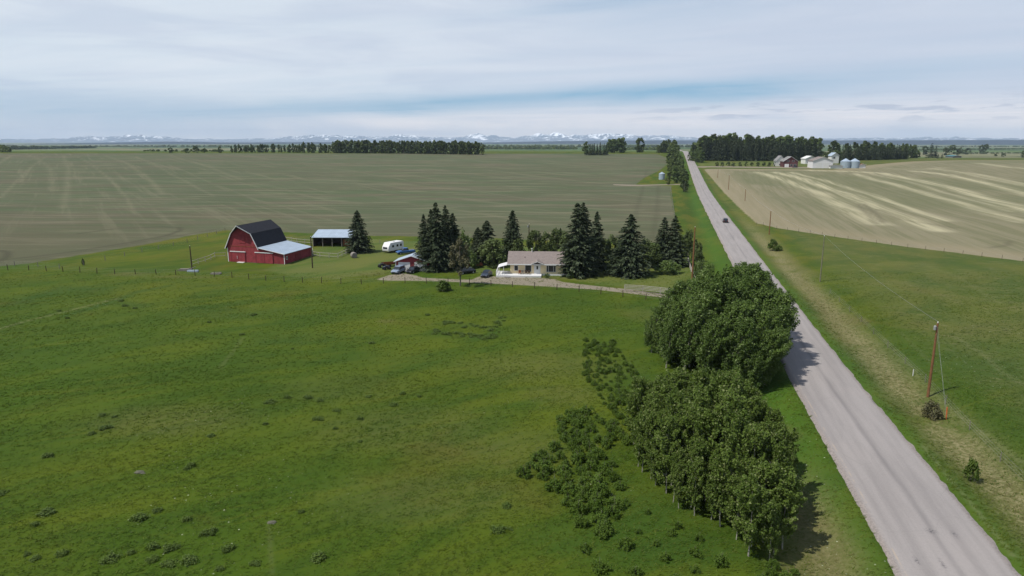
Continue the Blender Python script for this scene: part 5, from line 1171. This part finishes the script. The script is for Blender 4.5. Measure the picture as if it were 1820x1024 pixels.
def ranges(name, label, r0, depth, env, seed, mt, nx=900, nd=14, rough=1., zb=-30, amp=.5, fr=1.):
    px = np.linspace(-250, 2070, nx); az_ = np.arctan((px - CX) / F * math.cos(PITCH)); e = np.interp(px, [a for a, _ in env], [b_ for _, b_ in env])
    V = np.zeros((nd, nx, 3)); rng = np.random.default_rng(seed)
    for j in range(nd):
        f = j / (nd - 1); r = r0 + depth * f; rise = math.sin(min(1, f / .72) * PI / 2) if f < .72 else math.cos((f - .72) / .28 * PI / 2)
        ph = j * .35
        n = (1 - np.abs(vnoise1(px * .05 * fr + ph * .3 + 50, seed) - .5) * 2) * .34 + (1 - np.abs(vnoise1(px * .14 * fr + ph, seed + 1) - .5) * 2) * .36 + vnoise1(px * .4 * fr + ph * 2, seed + 2) * .30
        rr = r / np.cos(az_ * 0 + 0) 
        hgt_px = (250 - e) * (1 - amp + amp * n * 1.6) * (.66 if name == 'mountains' else 1); top = H + hgt_px / F * (r0 + depth * .72)
        V[j, :, 0] = r * np.sin(az_); V[j, :, 1] = r * np.cos(az_); V[j, :, 2] = zb + (top - zb) * rise * (1 if f < .72 else 1)
    i = np.arange(nd - 1)[:, None] * nx; k = np.arange(nx - 1)[None, :]; q = np.stack([i + k, i + k + 1, i + nx + k + 1, i + nx + k], -1).reshape(-1, 4)
    o = fast_mesh(name, V.reshape(-1, 3), q, mt, smooth=False); tag(o, label, kind='structure')
ranges('hills', 'long low blue ridge across the horizon', 10500, 1800, [(-250, 256), (0, 255.5), (180, 253), (300, 251.5), (420, 253), (560, 252.5), (700, 253.5), (860, 253.5), (960, 251.5), (1060, 250), (1200, 249.5), (1320, 250), (1600, 249.5), (1820, 249), (2070, 249)], 5, hill_material('wooded_blue_ridge', 'hills'), amp=.12, zb=-28, nd=8)
ranges('mountains', 'snow-capped mountain range along the whole horizon', 23000, 3500, [(-250, 247), (0, 246.5), (60, 247), (110, 245), (145, 240), (190, 243), (225, 239), (285, 241), (330, 245), (400, 247), (470, 245), (520, 242), (570, 238), (620, 240), (680, 241), (715, 236), (760, 240), (810, 243), (850, 234), (880, 239), (915, 242), (960, 235), (1020, 235), (1050, 234.5), (1100, 236), (1140, 239), (1180, 239), (1240, 243), (1300, 246), (1450, 246), (1560, 244), (1700, 243), (1760, 245), (2070, 246)], 9, hill_material('snowy_rock', 'mtn'), nx=2400, nd=26, amp=.8, zb=-30, fr=1.)

# unused prototypes go
for o in ALLPROTO:
    if not o.get('_used'):
        for ch in list(o.children): bpy.data.objects.remove(ch)
        bpy.data.objects.remove(o)
for o in bpy.data.objects:
    for k_ in ('_used', '_h', '_r'):
        if k_ in o: del o[k_]

# ------------------------------------------------------------------ haze
hz = MB().box(-27000, 27000, -3000, 27500, -120, 430).build('haze', mat('unused', (1, 1, 1)), None); tag(hz, 'thin pale summer haze over the whole prairie', 'haze', kind='stuff')
hm = bpy.data.materials.new('haze_air'); hm.use_nodes = True; q = NB(hm.node_tree); q.n.clear(); v = q.node('ShaderNodeVolumePrincipled')
v.inputs['Color'].default_value = (.66, .82, 1.0, 1); v.inputs['Density'].default_value = 4.0e-5; v.inputs['Anisotropy'].default_value = 0.
oo = q.node('ShaderNodeOutputMaterial'); q.l.new(v.outputs[0], oo.inputs['Volume']); hz.data.materials.clear(); hz.data.materials.append(hm)
